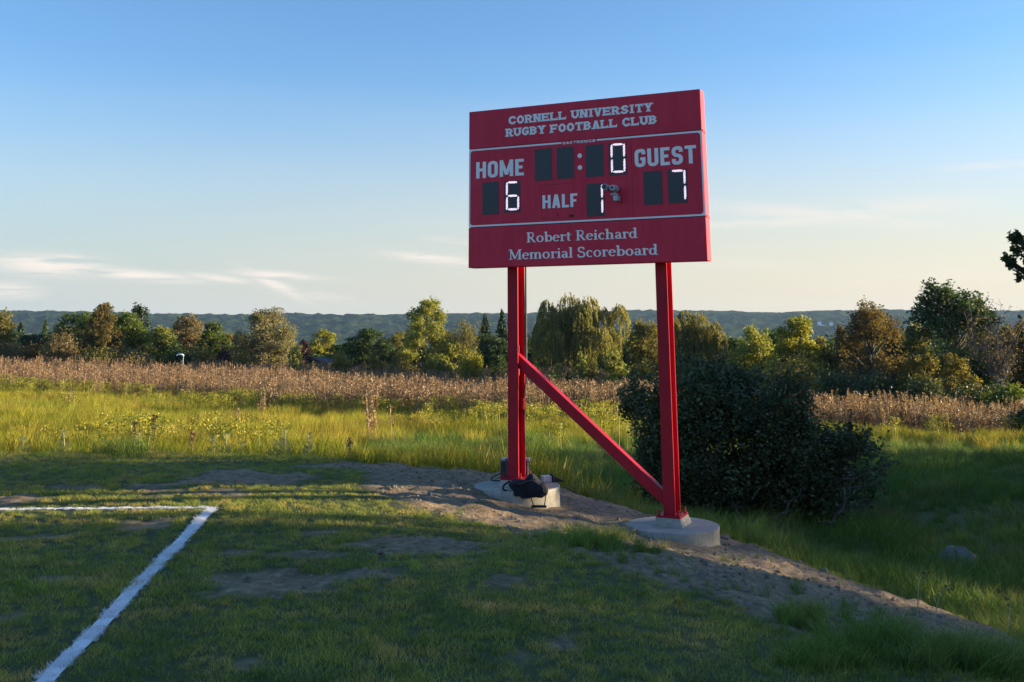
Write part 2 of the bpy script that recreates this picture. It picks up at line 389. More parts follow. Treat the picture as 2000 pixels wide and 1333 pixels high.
# bare earth: the bank round the footings and the worn patches of the pitch
def on_tps(u, v):
    z = -.2
    for _ in range(8):
        p = at_z(u, v, z); z = float(tps(np.array([p[0]]), np.array([p[1]]))[0])
    return p[:2]
DIRT_EDGE = np.array([on_tps(u, v) for u, v in [(655, 900), (720, 925), (700, 950), (735, 978), (830, 996), (960, 1025), (1080, 1062), (1180, 1108), (1270, 1142), (1400, 1176), (1500, 1215), (1560, 1238), (1700, 1262), (1850, 1285), (1960, 1318)]]
    + [(5.3, 6.0), (5.1, 7.2), (4.95, 8.1), (4.35, 9.0), (3.65, 9.95), (2.95, 10.5), (2.4, 11.3), (1.8, 12.1), (.9, 12.8), (-.4, 13.5), (-1.6, 14.0)], float)
def poly_signed(x, y, P):
    inside = np.zeros(x.shape, bool); n = len(P); best = np.full(x.shape, 1e9)
    for i in range(n):
        a = P[i]; b = P[(i+1) % n]
        c = ((a[1] > y) != (b[1] > y)) & (x < (b[0]-a[0])*(y-a[1])/(b[1]-a[1]+1e-12)+a[0]); inside ^= c
        dx, dy = b-a; t = np.clip(((x-a[0])*dx+(y-a[1])*dy)/(dx*dx+dy*dy), 0, 1)
        best = np.minimum(best, np.hypot(x-a[0]-t*dx, y-a[1]-t*dy))
    return np.where(inside, best, -best)
PATCH_PX = [(460,936,125,16,.0,1),(430,962,110,8,0,.8),(120,949,60,6,0,.7),(15,972,40,8,0,.9),(275,1027,38,9,0,.8),(820,1064,125,15,.16,1),(610,1041,38,6,0,.8),(525,1142,125,20,-.02,1),
            (715,1127,80,12,.06,.9),(95,1131,34,4,0,.8),(30,1196,22,14,0,.8),(1095,1262,50,14,.1,.9),(475,1306,45,9,0,.8),(455,1080,38,6,0,.8),(985,1140,40,10,.1,.6),(600,1088,60,7,0,.6),
            (20,1050,70,6,0,.5),(1010,1290,60,8,0,.4),(650,905,60,5,0,.9)]
PATCHES = []
for (u, v, hw, hh, sl, a) in PATCH_PX:
    c = at_z(u, v, 0); l = at_z(u+hw*1.12, v+hw*1.12*sl, 0); t = at_z(u, v-hh*1.15, 0)
    PATCHES.append((c[0], c[1], l[0]-c[0], l[1]-c[1], max(abs(t[1]-c[1]), .12), a))
def dirt_mask(x, y):
    x = np.asarray(x, float); y = np.asarray(y, float)
    n = (fbm(x*1.6, y*1.6, 4, 41)-0.5)*0.9 + (fbm(x*7, y*7, 2, 43)-.5)*.35
    near = (np.abs(x) < 14) & (y > 0) & (y < 17)
    out = np.zeros(x.shape)
    if not near.any(): return out
    X, Y, Nn = x[near], y[near], n[near]; N2 = fbm(X*3.1, Y*5.5, 3, 47)-.5
    d = poly_signed(X, Y, DIRT_EDGE) + Nn*0.55
    m = smooth(d/0.22+0.4)
    for (cx, cy, ax, ay, b, a) in PATCHES:
        L_ = sqrt(ax*ax+ay*ay); dx, dy = X-cx, Y-cy
        p = (dx*ax+dy*ay)/(L_*L_); q = (dy*ax-dx*ay)/L_/b
        e = 1-(np.abs(p)**2.6+np.abs(q)**2.6)**.385+Nn*1.5+N2*1.1
        m = np.maximum(m, smooth(e/0.35)*a)
    out[near] = m
    return out

def grid_axis(lo, hi, step, far_lo, far_hi, g=1.18):
    a = list(np.arange(lo, hi, step)); s = step; p = a[-1]
    while p < far_hi: s = min(s*g, 90); p += s; a.append(p)
    s = step; p = lo; b = []
    while p > far_lo: s = min(s*g, 90); p -= s; b.append(p)
    return np.array(b[::-1]+a)
def build_ground():
    xs = grid_axis(-8, 7.5, .07, -3300, 3300); ys = grid_axis(2, 15.5, .07, -300, 3300, 1.07)
    X, Y = np.meshgrid(xs, ys); x = X.ravel(); y = Y.ravel()
    z = ground_z(x, y); dm = dirt_mask(x, y)
    nx, ny = len(xs), len(ys); i = np.arange((ny-1)*(nx-1)); r = i//(nx-1); c = i % (nx-1); k = r*nx+c
    Fq = np.stack([k, k+1, k+nx+1, k+nx], 1)
    o = outside(x, y)
    me = mesh_np('ground', np.stack([x, y, z], 1), Fq, {'dirt': dm, 'rough': smooth(o/1.2)}, smooth=True)
    m, nt, b = new_mat('ground_turf_and_soil')
    n1 = noise(nt, 0.9, 5, 0.6, 'World'); n2 = noise(nt, 14, 5, 0.7, 'World'); n3 = noise(nt, 0.05, 4, 0.6, 'World')
    turf = ramp(nt, n1, [(0.3, (0.05, 0.07, 0.026)), (0.7, (0.09, 0.10, 0.042))])
    rough = ramp(nt, n3, [(0.35, (0.08, 0.11, 0.03)), (0.65, (0.14, 0.13, 0.045))])
    g = mix(nt, attr(nt, 'rough'), turf, rough)
    soil = ramp(nt, n2, [(0.25, (0.10, 0.074, 0.045)), (0.5, (0.24, 0.185, 0.118)), (0.75, (0.41, 0.33, 0.22))])
    n5 = noise(nt, 1.7, 4, 0.6, 'World')
    soil = mix(nt, 1.0, soil, ramp(nt, n5, [(0.3, (0.75, 0.72, 0.72)), (0.7, (1.1, 1.08, 1.05))]), 'MULTIPLY')
    c_ = mix(nt, attr(nt, 'dirt'), g, soil)
    nt.links.new(c_, b.inputs['Base Color']); b.inputs['Roughness'].default_value = 0.95; b.inputs['Specular IOR Level'].default_value = 0.15
    bump(nt, b, n2, 0.6, 0.03)
    ob = link('ground', me, m); tag(ob, kind='structure'); return ob
build_ground()

# far wooded ridge
def ridge_v(u):
    return np.interp(u, [-900, -300, 0, 300, 560, 700, 800, 1000, 1200, 1400, 1500, 1600, 1700, 1900, 2000, 2500, 3200],
                        [592, 596, 600, 608, 612, 612, 613, 612, 610, 611, 614, 611, 612, 616, 616, 612, 606])
def build_hills():
    us = np.linspace(-900, 3200, 760); t = np.linspace(0, 1, 120)
    V = []; D0, D1 = 1500., 3050.
    jag = fbm(us*0.012, us*0+3, 3, 3)*4 + vnoise(us*.16, us*0, 8)*2.2 + vnoise(us*.4, us*0, 18)*2.2
    top = np.array([at_y(u, ridge_v(u), D1)[2] for u in us]) - 5 + jag*.9
    for tt in t:
        y = D0+(D1-D0)*tt
        x = (us-1000)/2000*y*0.99
        prof = smooth(tt)**0.8
        z = -62 + (top+62)*prof
        bumps = (fbm(x*0.045, np.full_like(x, y)*0.045, 3, 77)-0.5)*18 + (fbm(x*0.005, np.full_like(x, y)*0.008, 3, 78)-0.5)*22
        z = z + bumps*min(1, (1-tt)*5)
        V.append(np.stack([x, np.full_like(x, y), z], 1))
    V = np.concatenate(V); nx = len(us); ny = len(t)
    i = np.arange((ny-1)*(nx-1)); k = (i//(nx-1))*nx + i % (nx-1)
    me = mesh_np('hills', V, np.stack([k, k+1, k+nx+1, k+nx], 1), smooth=False)
    m, nt, b = new_mat('wooded_hillside')
    n = noise(nt, 0.035, 6, 0.7, 'World'); n2 = noise(nt, 0.004, 4, 0.6, 'World')
    c = ramp(nt, n, [(0.3, (0.004, 0.014, 0.007)), (0.52, (0.022, 0.042, 0.016)), (0.72, (0.085, 0.092, 0.030))])
    c = mix(nt, 1.0, c, ramp(nt, n2, [(0.35, (0.75, 0.8, 0.85)), (0.65, (1.25, 1.2, 1.0))]), 'MULTIPLY')
    nt.links.new(c, b.inputs['Base Color']); b.inputs['Roughness'].default_value = 1; b.inputs['Specular IOR Level'].default_value = 0
    bump(nt, b, n, 1.0, 12)
    tag(link('hills', me, m), kind='structure')
build_hills()

# ------------------------------------------------------------------ scoreboard
YAW = 0.4288; BX, BY = -0.5008, 11.698
ZB, Z1, Z2, ZT = EYE+0.668, EYE+1.1259, EYE+2.0271, EYE+2.474
W = 2.74; H = ZT-ZB; DEP = 0.16; PX = (0.4076, 2.1313); PW, PD, PYO = 0.124, 0.194, 0.17
PZ = (EYE-1.589, EYE-1.853)
Rb = Matrix.Translation((BX, BY, 0)) @ Matrix.Rotation(-YAW, 4, 'Z')
board = empty('scoreboard', (BX, BY, PZ[1]), -YAW)
tag(board, 'red electronic scoreboard raised on two red steel posts above concrete footings', 'scoreboard')
BZ = PZ[1]
def bl(z): return z-BZ          # world height to board-local
def panel(name, z0, z1, label):
    mb = MB(); g = .003
    mb.box((0, 0, bl(z0)+g), (W, DEP, bl(z1)-g), 0.004)
    o = mb.build(name, M_red, board); o['label'] = label; return o
sp = panel('sponsor_panel', ZB, Z1, 'plain red lower panel with serif lettering')
dp = panel('display_panel', Z1, Z2, 'red middle panel holding the digit windows')
hp = panel('header_panel', Z2, ZT, 'red upper panel with block lettering')
mb = MB(); mb.box((.02, .02, bl(ZB)+.02), (W-.02, DEP-.02, bl(ZT)-.02)); mb.build('backing_frame', M_dark, board)
for zz in (Z1, Z2):      # little joint clips on the side
    mb = MB(); mb.box((W+.0005, .02, bl(zz)-.012), (W+.007, DEP-.005, bl(zz)+.012), .002); mb.build('side_clip', M_red, board)

# --- lettering built from pen strokes
def round_path(pts, r, n, closed=False):
    pts = [np.array(p, float) for p in pts]; out = []; N_ = len(pts)
    rngi = range(N_) if closed else range(1, N_-1)
    if not closed: out.append(pts[0])
    for i in rngi:
        p, a, b = pts[i], pts[i-1], pts[(i+1) % N_]
        da, db = np.linalg.norm(a-p), np.linalg.norm(b-p); rr = min(r, da*.5, db*.5)
        s, e = p+(a-p)/da*rr, p+(b-p)/db*rr
        for k in range(n+1):
            t = k/n; out.append((1-t)**2*s+2*t*(1-t)*p+t*t*e if n > 1 else (s if k == 0 else e))
    if not closed: out.append(pts[-1])
    else: out.append(out[0])
    return out
def ribbon(pts, w, closed=False):
    P = np.array(pts, float); w = np.broadcast_to(w, (len(P),)).astype(float)
    keep = np.r_[True, np.linalg.norm(np.diff(P, axis=0), axis=1) > 1e-4]; P = P[keep]; w = w[keep]; n = len(P)
    d = np.diff(P, axis=0); d /= (np.linalg.norm(d, axis=1, keepdims=True)+1e-9)
    nn = np.stack([-d[:, 1], d[:, 0]], 1)
    N_ = np.zeros((n, 2)); N_[0] = nn[0]; N_[-1] = nn[-1]
    if closed: m = nn[0]+nn[-1]; m /= np.linalg.norm(m); N_[0] = N_[-1] = m/max(.4, m@nn[0])
    for i in range(1, n-1):
        m = nn[i-1]+nn[i]; m /= (np.linalg.norm(m)+1e-9); N_[i] = m/max(.4, m@nn[i])
    A_ = P+N_*w[:, None]/2; B_ = P-N_*w[:, None]/2
    return [np.array([A_[i], B_[i], B_[i+1], A_[i+1]]) for i in range(n-1)]
def caps(ch, w, t, r, n, serif=0.0):
    x0, x1, y0, y1 = t/2, w-t/2, t*.46, 1-t*.46; th = t*.92; q = []
    P = lambda pts, wd=t, rr=None, cl=False: q.extend(ribbon(round_path(pts, r if rr is None else rr, n, cl) if (rr is None or rr > 0) else pts, wd, cl))
    S = lambda *pts, wd=t: q.extend(ribbon(pts, wd))
    ends = []
    if ch == 'H': S((x0, 0), (x0, 1)); S((x1, 0), (x1, 1)); S((x0, .51), (x1, .51), wd=th); ends = [(x0, 0), (x0, 1), (x1, 0), (x1, 1)]
    elif ch == 'O': P([(x0, y0), (x1, y0), (x1, y1), (x0, y1)], cl=True)
    elif ch == 'M': S((x0, 0), (x0, 1)); S((x1, 0), (x1, 1)); S((x0, 1), (w/2, .12), wd=t*.9); S((x1, 1), (w/2, .12), wd=t*.9); ends = [(x0, 0), (x1, 0)]
    elif ch == 'E': S((x0, 0), (x0, 1)); S((x0, y0), (w, y0), wd=th); S((x0, y1), (w, y1), wd=th); S((x0, .51), (w*.85, .51), wd=th); ends = [(x0, 0), (x0, 1), 'E']
    elif ch == 'F': S((x0, 0), (x0, 1)); S((x0, y1), (w, y1), wd=th); S((x0, .48), (w*.85, .48), wd=th); ends = [(x0, 0), (x0, 1), 'F']
    elif ch == 'L': S((x0, 0), (x0, 1)); S((x0, y0), (w, y0), wd=th); ends = [(x0, 0), (x0, 1), 'L']
    elif ch == 'T': S((w/2, 0), (w/2, 1)); S((0, y1), (w, y1), wd=th); ends = [(w/2, 0), 'T']
    elif ch == 'I': S((w/2, 0), (w/2, 1)); ends = [(w/2, 0), (w/2, 1)]
    elif ch == 'U': P([(x0, 1), (x0, y0), (x1, y0), (x1, 1)]); ends = [(x0, 1), (x1, 1)]
    elif ch == 'G': P([(x1, .70), (x1, y1), (x0, y1), (x0, y0), (x1, y0), (x1, .50)]); S((w*.52, .46), (w, .46), wd=th*.9)
    elif ch == 'C': P([(x1, .66), (x1, y1), (x0, y1), (x0, y0), (x1, y0), (x1, .34)])
    elif ch == 'S': P([(x1, .69), (x1, y1), (x0, y1), (x0, .52), (x1, .48), (x1, y0), (x0, y0), (x0, .31)])
    elif ch == 'A': S((x0, 0), (w/2-t*.08, 1)); S((x1, 0), (w/2+t*.08, 1)); S((w*.25, .27), (w*.75, .27), wd=th*.85); ends = [(x0, 0), (x1, 0)]
    elif ch == 'R': S((x0, 0), (x0, 1)); P([(x0, y1), (x1, y1), (x1, .46), (x0, .46)], th); S((w*.55, .5), (x1, 0)); ends = [(x0, 0), (x0, 1), (x1+t*.15, 0)]
    elif ch == 'B': S((x0, 0), (x0, 1)); P([(x0, y1), (x1-.03, y1), (x1-.03, .53), (x0, .53)], th); P([(x0, .53), (x1, .53), (x1, y0), (x0, y0)], th); ends = [(x0, 0), (x0, 1)]
    elif ch == 'D': S((x0, 0), (x0, 1)); P([(x0, y1), (x1, y1), (x1, y0), (x0, y0)], th); ends = [(x0, 0), (x0, 1)]
    elif ch == 'N': S((x0, 0), (x0, 1)); S((x1, 0), (x1, 1)); S((x0, 1), (x1, 0)); ends = [(x0, 0), (x0, 1), (x1, 1)]
    elif ch == 'V': S((x0, 1), (w/2, 0)); S((x1, 1), (w/2, 0)); ends = [(x0, 1), (x1, 1)]
    elif ch == 'Y': S((x0, 1), (w/2, .42)); S((x1, 1), (w/2, .42)); S((w/2, .46), (w/2, 0)); ends = [(x0, 1), (x1, 1), (w/2, 0)]
    elif ch == 'K': S((x0, 0), (x0, 1)); S((x0, .45), (x1, 1)); S((w*.4, .55), (x1, 0)); ends = []
    if serif > 0:
        for e in ends:
            if isinstance(e, str):
                if e in 'EF': S((w-t*.2, 1), (w-t*.2, .66), wd=t*.4)
                if e in 'EL': S((w-t*.2, 0), (w-t*.2, .36), wd=t*.4)
                if e == 'T': S((t*.2, 1), (t*.2, .66), wd=t*.4); S((w-t*.2, 1), (w-t*.2, .66), wd=t*.4)
                continue
            ex, ey = e; yy = .075 if ey == 0 else .925
            S((max(ex-t*.95, -.1), yy), (min(ex+t*.95, w+.1), yy), wd=.15)
    return q
def roman(ch):
    """upright serif letters; returns (advance, quads); cap height 1"""
    q = []; T, t, xh = .155, .07, .66
    def S(*pts, wd=T): q.extend(ribbon(pts, wd))
    def ring(cx, cy, rx, ry, a0=0, a1=360, thick=T, thin=t, n=18):
        a = np.radians(np.linspace(a0, a1, n)); pts = [(cx+rx*cos(k), cy+ry*sin(k)) for k in a]
        wd = [thin+(thick-thin)*abs(cos(k))**1.3 for k in a]; q.extend(ribbon(pts, wd, abs(a1-a0) >= 359))
    def foot(x, y=0, hw=.16): S((x-hw, y+.03), (x+hw, y+.03), wd=.06)
    def flag(x, y): q.extend(ribbon([(x-.14, y-.07), (x+.02, y-.02)], .07))
    if ch == 'o': ring(.30, .325, .215, .30); return .64, q
    if ch == 'e': ring(.28, .325, .205, .30, 8, 318); S((.1, .37), (.52, .37), wd=.06); return .57, q
    if ch == 'c': ring(.29, .325, .205, .30, 48, 312); q.extend(ribbon([(.40, .52), (.46, .52)], .13)); return .54, q
    if ch == 'a':
        ring(.24, .44, .15, .19, 160, 0, T*.95, t); S((.39, .46), (.39, .10)); q.extend(ribbon([(.39, .10), (.44, .04), (.54, .07)], .08))
        ring(.24, .19, .14, .16, 20, 340); return .56, q
    if ch in 'bdp':
        x = .14 if ch == 'b' else .47
        S((x, .0 if ch == 'b' else .02), (x, 1.02)); flag(x-.02, 1.02)
        ring(.36 if ch == 'b' else .27, .325, .19, .29)
        if ch == 'd': foot(.56, 0, .1)
        return .65, q
    if ch == 'h': S((.15, 0), (.15, 1.02)); flag(.13, 1.02); foot(.15); ring(.33, .42, .17, .20, 160, 0); S((.50, .45), (.50, 0)); foot(.50); return .70, q
    if ch == 'l': S((.16, 0), (.16, 1.02)); flag(.14, 1.02); foot(.16); return .34, q
    if ch == 'i':
        S((.16, 0), (.16, xh)); flag(.14, xh); foot(.16)
        q.append(np.array([(.16+.09*cos(k), .88+.09*sin(k)) for k in np.arange(8)*pi/4])); return .34, q
    if ch == 'r': S((.16, 0), (.16, xh)); flag(.14, xh); foot(.16); ring(.33, .42, .15, .19, 150, 60, .1, .08); q.extend(ribbon([(.36, .55), (.46, .55)], .15)); return .48, q
    if ch == 't': S((.17, .1), (.17, .84)); S((.03, .62), (.40, .62), wd=.07); ring(.27, .14, .1, .12, 180, 310, .14, .07); return .42, q
    if ch == 'm':
        S((.15, 0), (.15, xh)); flag(.13, xh); foot(.15, 0, .14)
        for k in (0, 1):
            ring(.32+.34*k, .42, .16, .20, 160, 0); S((.48+.34*k, .45), (.48+.34*k, 0)); foot(.48+.34*k, 0, .13)
        return 1.0, q
    if ch == 'R':
        S((.17, 0), (.17, 1)); foot(.17, 0, .17); foot(.17, .94, .17); q.extend(ribbon(round_path([(.17, .965), (.55, .965), (.55, .5), (.17, .5)], .24, 6), [.07]+[.07]*7+[.15]+[.07]*7 if False else .10))
        S((.34, .5), (.64, .02), wd=.15); foot(.66, 0, .1); return .78, q
    if ch == 'M':
        S((.16, 0), (.16, 1), wd=.08); S((.86, 0), (.86, 1), wd=.16); S((.16, 1), (.5, .08), wd=.15); S((.84, 1), (.5, .08), wd=.08)
        foot(.16, 0, .15); foot(.86, 0, .18); foot(.12, .94, .13); foot(.9, .94, .14); return 1.06, q
    if ch == 'S':
        q.extend(ribbon(round_path([(.48, .74), (.46, .96), (.1, .96), (.1, .56), (.52, .46), (.52, .035), (.08, .035), (.06, .28)], .2, 6), .125)); return .64, q
    return .36, q
def lettering(text, x0, x1, ybase, h, parent, style, label, yo=-0.0006, gap=.16):
    items = []; pen = 0.0
    for ch in text:
        if style == 'roman':
            if ch == ' ': pen += .32; continue
            adv, q = roman(ch); items.append((pen, q)); pen += adv
        else:
            if ch == ' ': pen += .45 if style != 'wide' else .6; continue
            if style == 'sans': w = {'M': .74, 'L': .46, 'E': .47, 'F': .46, 'T': .56, 'I': .2}.get(ch, .55); q = caps(ch, w, .19, .26, 5)
            elif style == 'slab': w = {'I': .44, 'M': 1.0}.get(ch, .80); q = caps(ch, w, .25, .2, 1, 1)
            else: w = {'I': .28}.get(ch, 1.15); q = caps(ch, w, .28, .3, 3)
            items.append((pen, q)); pen += w+gap
    if style != 'roman': pen -= gap
    sx = (x1-x0)/pen; k = 0
    for px, q in items:
        mb = MB()
        for poly in q:
            k += 1; dy = yo-0.0004*(k % 7)-0.0002*(k % 5)
            pts = [(x0+(px+p[0])*sx, dy, bl(ZB)+ybase+p[1]*h) for p in poly]
            mb.add(pts, [tuple(range(len(pts)))])
        o = mb.build('letter', M_white, parent)
        if label: o['label'] = label; label = None
lettering('CORNELL UNIVERSITY', .509, 2.212, 1.610, .093, hp, 'slab', None, gap=.13)
lettering('RUGBY FOOTBALL CLUB', .474, 2.256, 1.470, .093, hp, 'slab', None, gap=.13)
lettering('DAKTRONICS', 1.170, 1.552, 1.328, .030, dp, 'wide', None, gap=.3)
lettering('HOME', .095, .695, 1.014, .188, dp, 'sans', None, gap=.10)
lettering('GUEST', 1.997, 2.670, 1.014, .192, dp, 'sans', None, gap=.10)
lettering('HALF', .917, 1.331, .627, .147, dp, 'sans', None, gap=.10)
lettering('Robert Reichard', .72, 2.005, .262, .108, sp, 'roman', None)
lettering('Memorial Scoreboard', .504, 2.220, .080, .110, sp, 'roman', None)

# --- white frame line (broken for the small name), drawn with rounded inner corners
def flat(mb, pts, y=-.0006): mb.add([(p[0], y, bl(ZB)+p[1]) for p in pts], [tuple(range(len(pts)))])
mb = MB(); lt, lb_, wl = Z2-ZB-.003, Z1-ZB+.003, .019
flat(mb, [(0.004, lt-wl), (1.153, lt-wl), (1.153, lt), (.004, lt)]); flat(mb, [(1.57, lt-wl), (W-.004, lt-wl), (W-.004, lt), (1.57, lt)])
flat(mb, [(.004, lb_), (W-.004, lb_), (W-.004, lb_+wl), (.004, lb_+wl)])
flat(mb, [(.004, lb_+wl), (.020, lb_+wl), (.020, lt-wl), (.004, lt-wl)]); flat(mb, [(W-.020, lb_+wl), (W-.004, lb_+wl), (W-.004, lt-wl), (W-.020, lt-wl)])
for sx_, cx_ in ((1, .020), (-1, W-.020)):
    for sy_, cy_ in ((1, lb_+wl), (-1, lt-wl)):
        r = .035; arc = [(cx_+sx_*r-sx_*r*cos(a), cy_+sy_*r-sy_*r*sin(a)) for a in np.linspace(0, pi/2, 6)]
        flat(mb, [(cx_, cy_)]+arc, -.0006)
o = mb.build('border_line', M_white, board)
mb = MB(); flat(mb, [(1.959, lb_+wl), (1.963, lb_+wl), (1.963, lt-wl), (1.959, lt-wl)], -.0003)
mb.build('panel_seam', M_dark, board)
mb = MB()      # access door under HALF: thin recess lines, latch and slot
for a, b_ in (((.905, .513), (1.291, .516)), ((.905, .886), (1.291, .889)), ((.905, .516), (.908, .886)), ((1.288, .516), (1.291, .886))):
    flat(mb, [a, (b_[0], a[1]), b_, (a[0], b_[1])], -.0003)
dr = mb.build('access_door', M_dark, board)
mb = MB(); mb.box((1.232, -.006, bl(ZB)+.522), (1.282, -.001, bl(ZB)+.541), .001); mb.build('latch', M_dark, dr)
mb = MB(); mb.box((1.092, -.004, bl(ZB)+.545), (1.097, -.0008, bl(ZB)+.584)); mb.box((1.092, -.004, bl(ZB)+.540), (1.112, -.0008, bl(ZB)+.5449)); mb.build('slot', M_dark, dr)

SEG = {'0': 'abcdef', '6': 'acdefg', '1': 'bc', '7': 'abc'}
def digit(x0, z0, w, h, ch=None):
    mb = MB(); z = bl(ZB)+z0
    mb.box((x0, -.0035, z), (x0+w, -.0002, z+h), .001)
    d = mb.build('digit_window', M_black, board)
    if not ch: return
    d['label'] = 'lit digit window showing ' + ch
    gx0, gx1, gz0, gz1 = x0+.022, x0+w-.012, z+.022, z+h-.004; gm = (gz0+gz1)/2; tk = .028
    S_ = {'a': ((gx0, gz1), (gx1, gz1)), 'g': ((gx0, gm), (gx1, gm)), 'd': ((gx0, gz0), (gx1, gz0)),
          'f': ((gx0, gz1), (gx0, gm)), 'b': ((gx1, gz1), (gx1, gm)), 'e': ((gx0, gm), (gx0, gz0)), 'c': ((gx1, gm), (gx1, gz0))}
    for s in SEG[ch]:
        (ax, az_), (bx, bz) = S_[s]; mb = MB()
        inx = tk/2; n = 9 if s in 'bcef' else 8
        for k in range(n):
            t = (k+.5)/n
            if s in 'bcef': cx_ = ax+(inx if s in 'ef' else -inx); cz = az_+(bz-az_)*(.07+.86*t)
            else: cx_ = ax+(bx-ax)*(.16+.68*t); cz = az_+{'a': -inx, 'g': 0, 'd': inx}[s]
            L_ = tk*(.62 if k in (0, n-1) else 1.0); a = radians(38 if s in 'bcef' else 52)*(1 if s in 'acdg' or s in 'bcef' else 1)
            if s in 'adg': a = pi-a
            dx, dz = cos(a)*L_/2, sin(a)*L_/2; nx_, nz_ = -sin(a)*.0042, cos(a)*.0042
            c = [(cx_-dx+nx_, cz-dz+nz_), (cx_-dx-nx_, cz-dz-nz_), (cx_+dx-nx_, cz+dz-nz_), (cx_+dx+nx_, cz+dz+nz_)]
            mb.add([(p[0], -.0065, p[1]) for p in c]+[(p[0], -.0038, p[1]) for p in c], [(0,1,2,3),(0,4,5,1),(1,5,6,2),(2,6,7,3),(3,7,4,0)])
        mb.build('lit_segment', M_led, d)
digit(.176, .593, .206, .368); digit(.449, .602, .201, .358, '6')
digit(.828, .940, .209, .357); digit(1.094, .944, .203, .353); digit(1.438, .942, .204, .355); digit(1.703, .944, .204, .352, '0')
digit(1.437, .513, .207, .355, '1'); digit(2.086, .603, .206, .359); digit(2.353, .607, .208, .357, '7')
for zz in (1.186, 1.055):
    mb = MB(); mb.add([(1.368+.026*cos(a), -.002, bl(ZB)+zz+.026*sin(a)) for a in np.arange(20)*pi/10], [tuple(range(20))]); mb.build('colon_dot', M_white, board)

# --- posts (wide-flange beams), base plates, brace, conduit
def ibeam(mb, x0, w, y0, d, z0, z1, tf=.013, tw=.009):
    mb.box((x0, y0, z0), (x0+w, y0+tf, z1), .0015); mb.box((x0, y0+d-tf, z0), (x0+w, y0+d, z1), .0015)
    mb.box((x0+w/2-tw/2, y0+tf-.001, z0), (x0+w/2+tw/2, y0+d-tf+.001, z1-.001))
posts = []
for i, x in enumerate(PX):
    mb = MB(); ibeam(mb, x, PW, PYO, PD, bl(PZ[i])+.018, bl(ZT)-.1)
    p = mb.build('post', M_redpost, board); posts.append(p)
    mb = MB(); c = x+PW/2; yc = PYO+PD/2
    mb.box((c-.125, yc-.15, bl(PZ[i])-.002), (c+.125, yc+.15, bl(PZ[i])+.018), .003); bp = mb.build('base_plate', M_redpost, p)
    for sx_ in (-1, 1):
        for sy_ in (-1, 1):
            mb = MB(); bx_, by_ = c+sx_*.10, yc+sy_*.125
            mb.lathe([(.008, 0), (.008, .055)], (bx_, by_, bl(PZ[i])+.018), 8)
            mb.lathe([(.018, 0), (.018, .016)], (bx_, by_, bl(PZ[i])+.0185), 6)
            mb.build('anchor_bolt', M_redpost, p)
# brace from the left post down to the right post
a0 = np.array([PX[0]+PW*.5, 0, 0]); 
yb = PYO+PD/2-.045
za, zb_ = EYE-0.10-.42, EYE-1.62
def unproj_board(u, v, yoff):
    """point of the board-parallel plane at depth yoff under photo pixel (u, v)"""
    d = pix_ray(u, v); n = np.array([sin(YAW), cos(YAW), 0]); o0 = np.array([BX, BY, 0])+n*yoff
    t = (n@(o0-np.array([0, 0, EYE])))/(n@d); P = np.array([0, 0, EYE])+t*d; q = P-np.array([BX, BY, 0])
    return q[0]*cos(YAW)-q[1]*sin(YAW), P[2]
A1 = unproj_board(1024, 708, yb); A2 = unproj_board(1027, 738, yb); B1 = unproj_board(1289, 965, yb); B2 = unproj_board(1287, 985, yb)
mb = MB(); xa = PX[0]+PW*.5+.006; xb = PX[1]+.02
slope_t = (B1[1]-A1[1])/(B1[0]-A1[0]); slope_b = (B2[1]-A2[1])/(B2[0]-A2[0]); sl = (slope_t+slope_b)/2
zt0 = A1[1]+sl*(xa-A1[0]); zt1 = A1[1]+sl*(xb-A1[0]); th_ = max(.09, A1[1]-A2[1]+sl*(A2[0]-A1[0]))*.98
for (z_a, z_b, y0_, y1_) in ((bl(zt0), bl(zt1), yb, yb+.09),):
    V = []
    for (xx, zz) in ((xa, z_a), (xb, z_b)): V += [(xx, y0_, zz), (xx, y1_, zz), (xx, y1_, zz-th_), (xx, y0_, zz-th_)]
    mb.add(V, [(0,1,2,3)[::-1],(4,5,6,7),(0,4,5,1)[::-1],(1,5,6,2)[::-1],(2,6,7,3)[::-1],(3,7,4,0)[::-1]])
br = mb.build('brace', M_redpost, board)
mb = MB(); mb.box((PX[0]+PW*.5+.0046, yb-.03, bl(zt0)-.26), (PX[0]+PW*.5+.014, yb+.12, bl(zt0)+.07), .002); mb.build('gusset', M_redpost, br)
mb = MB(); xc = PX[0]+PW+.024
mb.tube([(xc, PYO+PD-.02, bl(ZB)+.02), (xc, PYO+PD-.02, bl(zt0)-.1)], .011, 10)
cd = mb.build('conduit', M_greybox, board); cd['label'] = 'thin dark conduit running down beside the post'
mb = MB(); mb.tube([(xc-.02, PYO+PD-.03, bl(ZB)+.02), (xc-.018, PYO+PD-.02, bl(1.9)), (xc-.019, PYO+PD-.03, bl(zt0)-.2)], .005, 6)
mb.tube([(xc, PYO+PD-.02, bl(zt0)-.12), (xc-.004, PYO+PD-.02, bl(zt0)-.3), (xc-.03, PYO+PD-.03, bl(zt0)-.5), (xc-.035, PYO+PD, bl(zt0)-1.2)], .006, 6)
mb.build('power_cable', M_black, board)
mb = MB(); mb.box((PX[0]+PW-.012, PYO+PD-.10, bl(zt0)-.62), (PX[0]+PW+.022, PYO+PD-.04, bl(zt0)-.5), .004); mb.build('junction_box', M_redpost, board)

def bw(x, y, z): v = Rb @ Vector((x, y, 0)); return (v.x, v.y, z)     # board coordinates to world

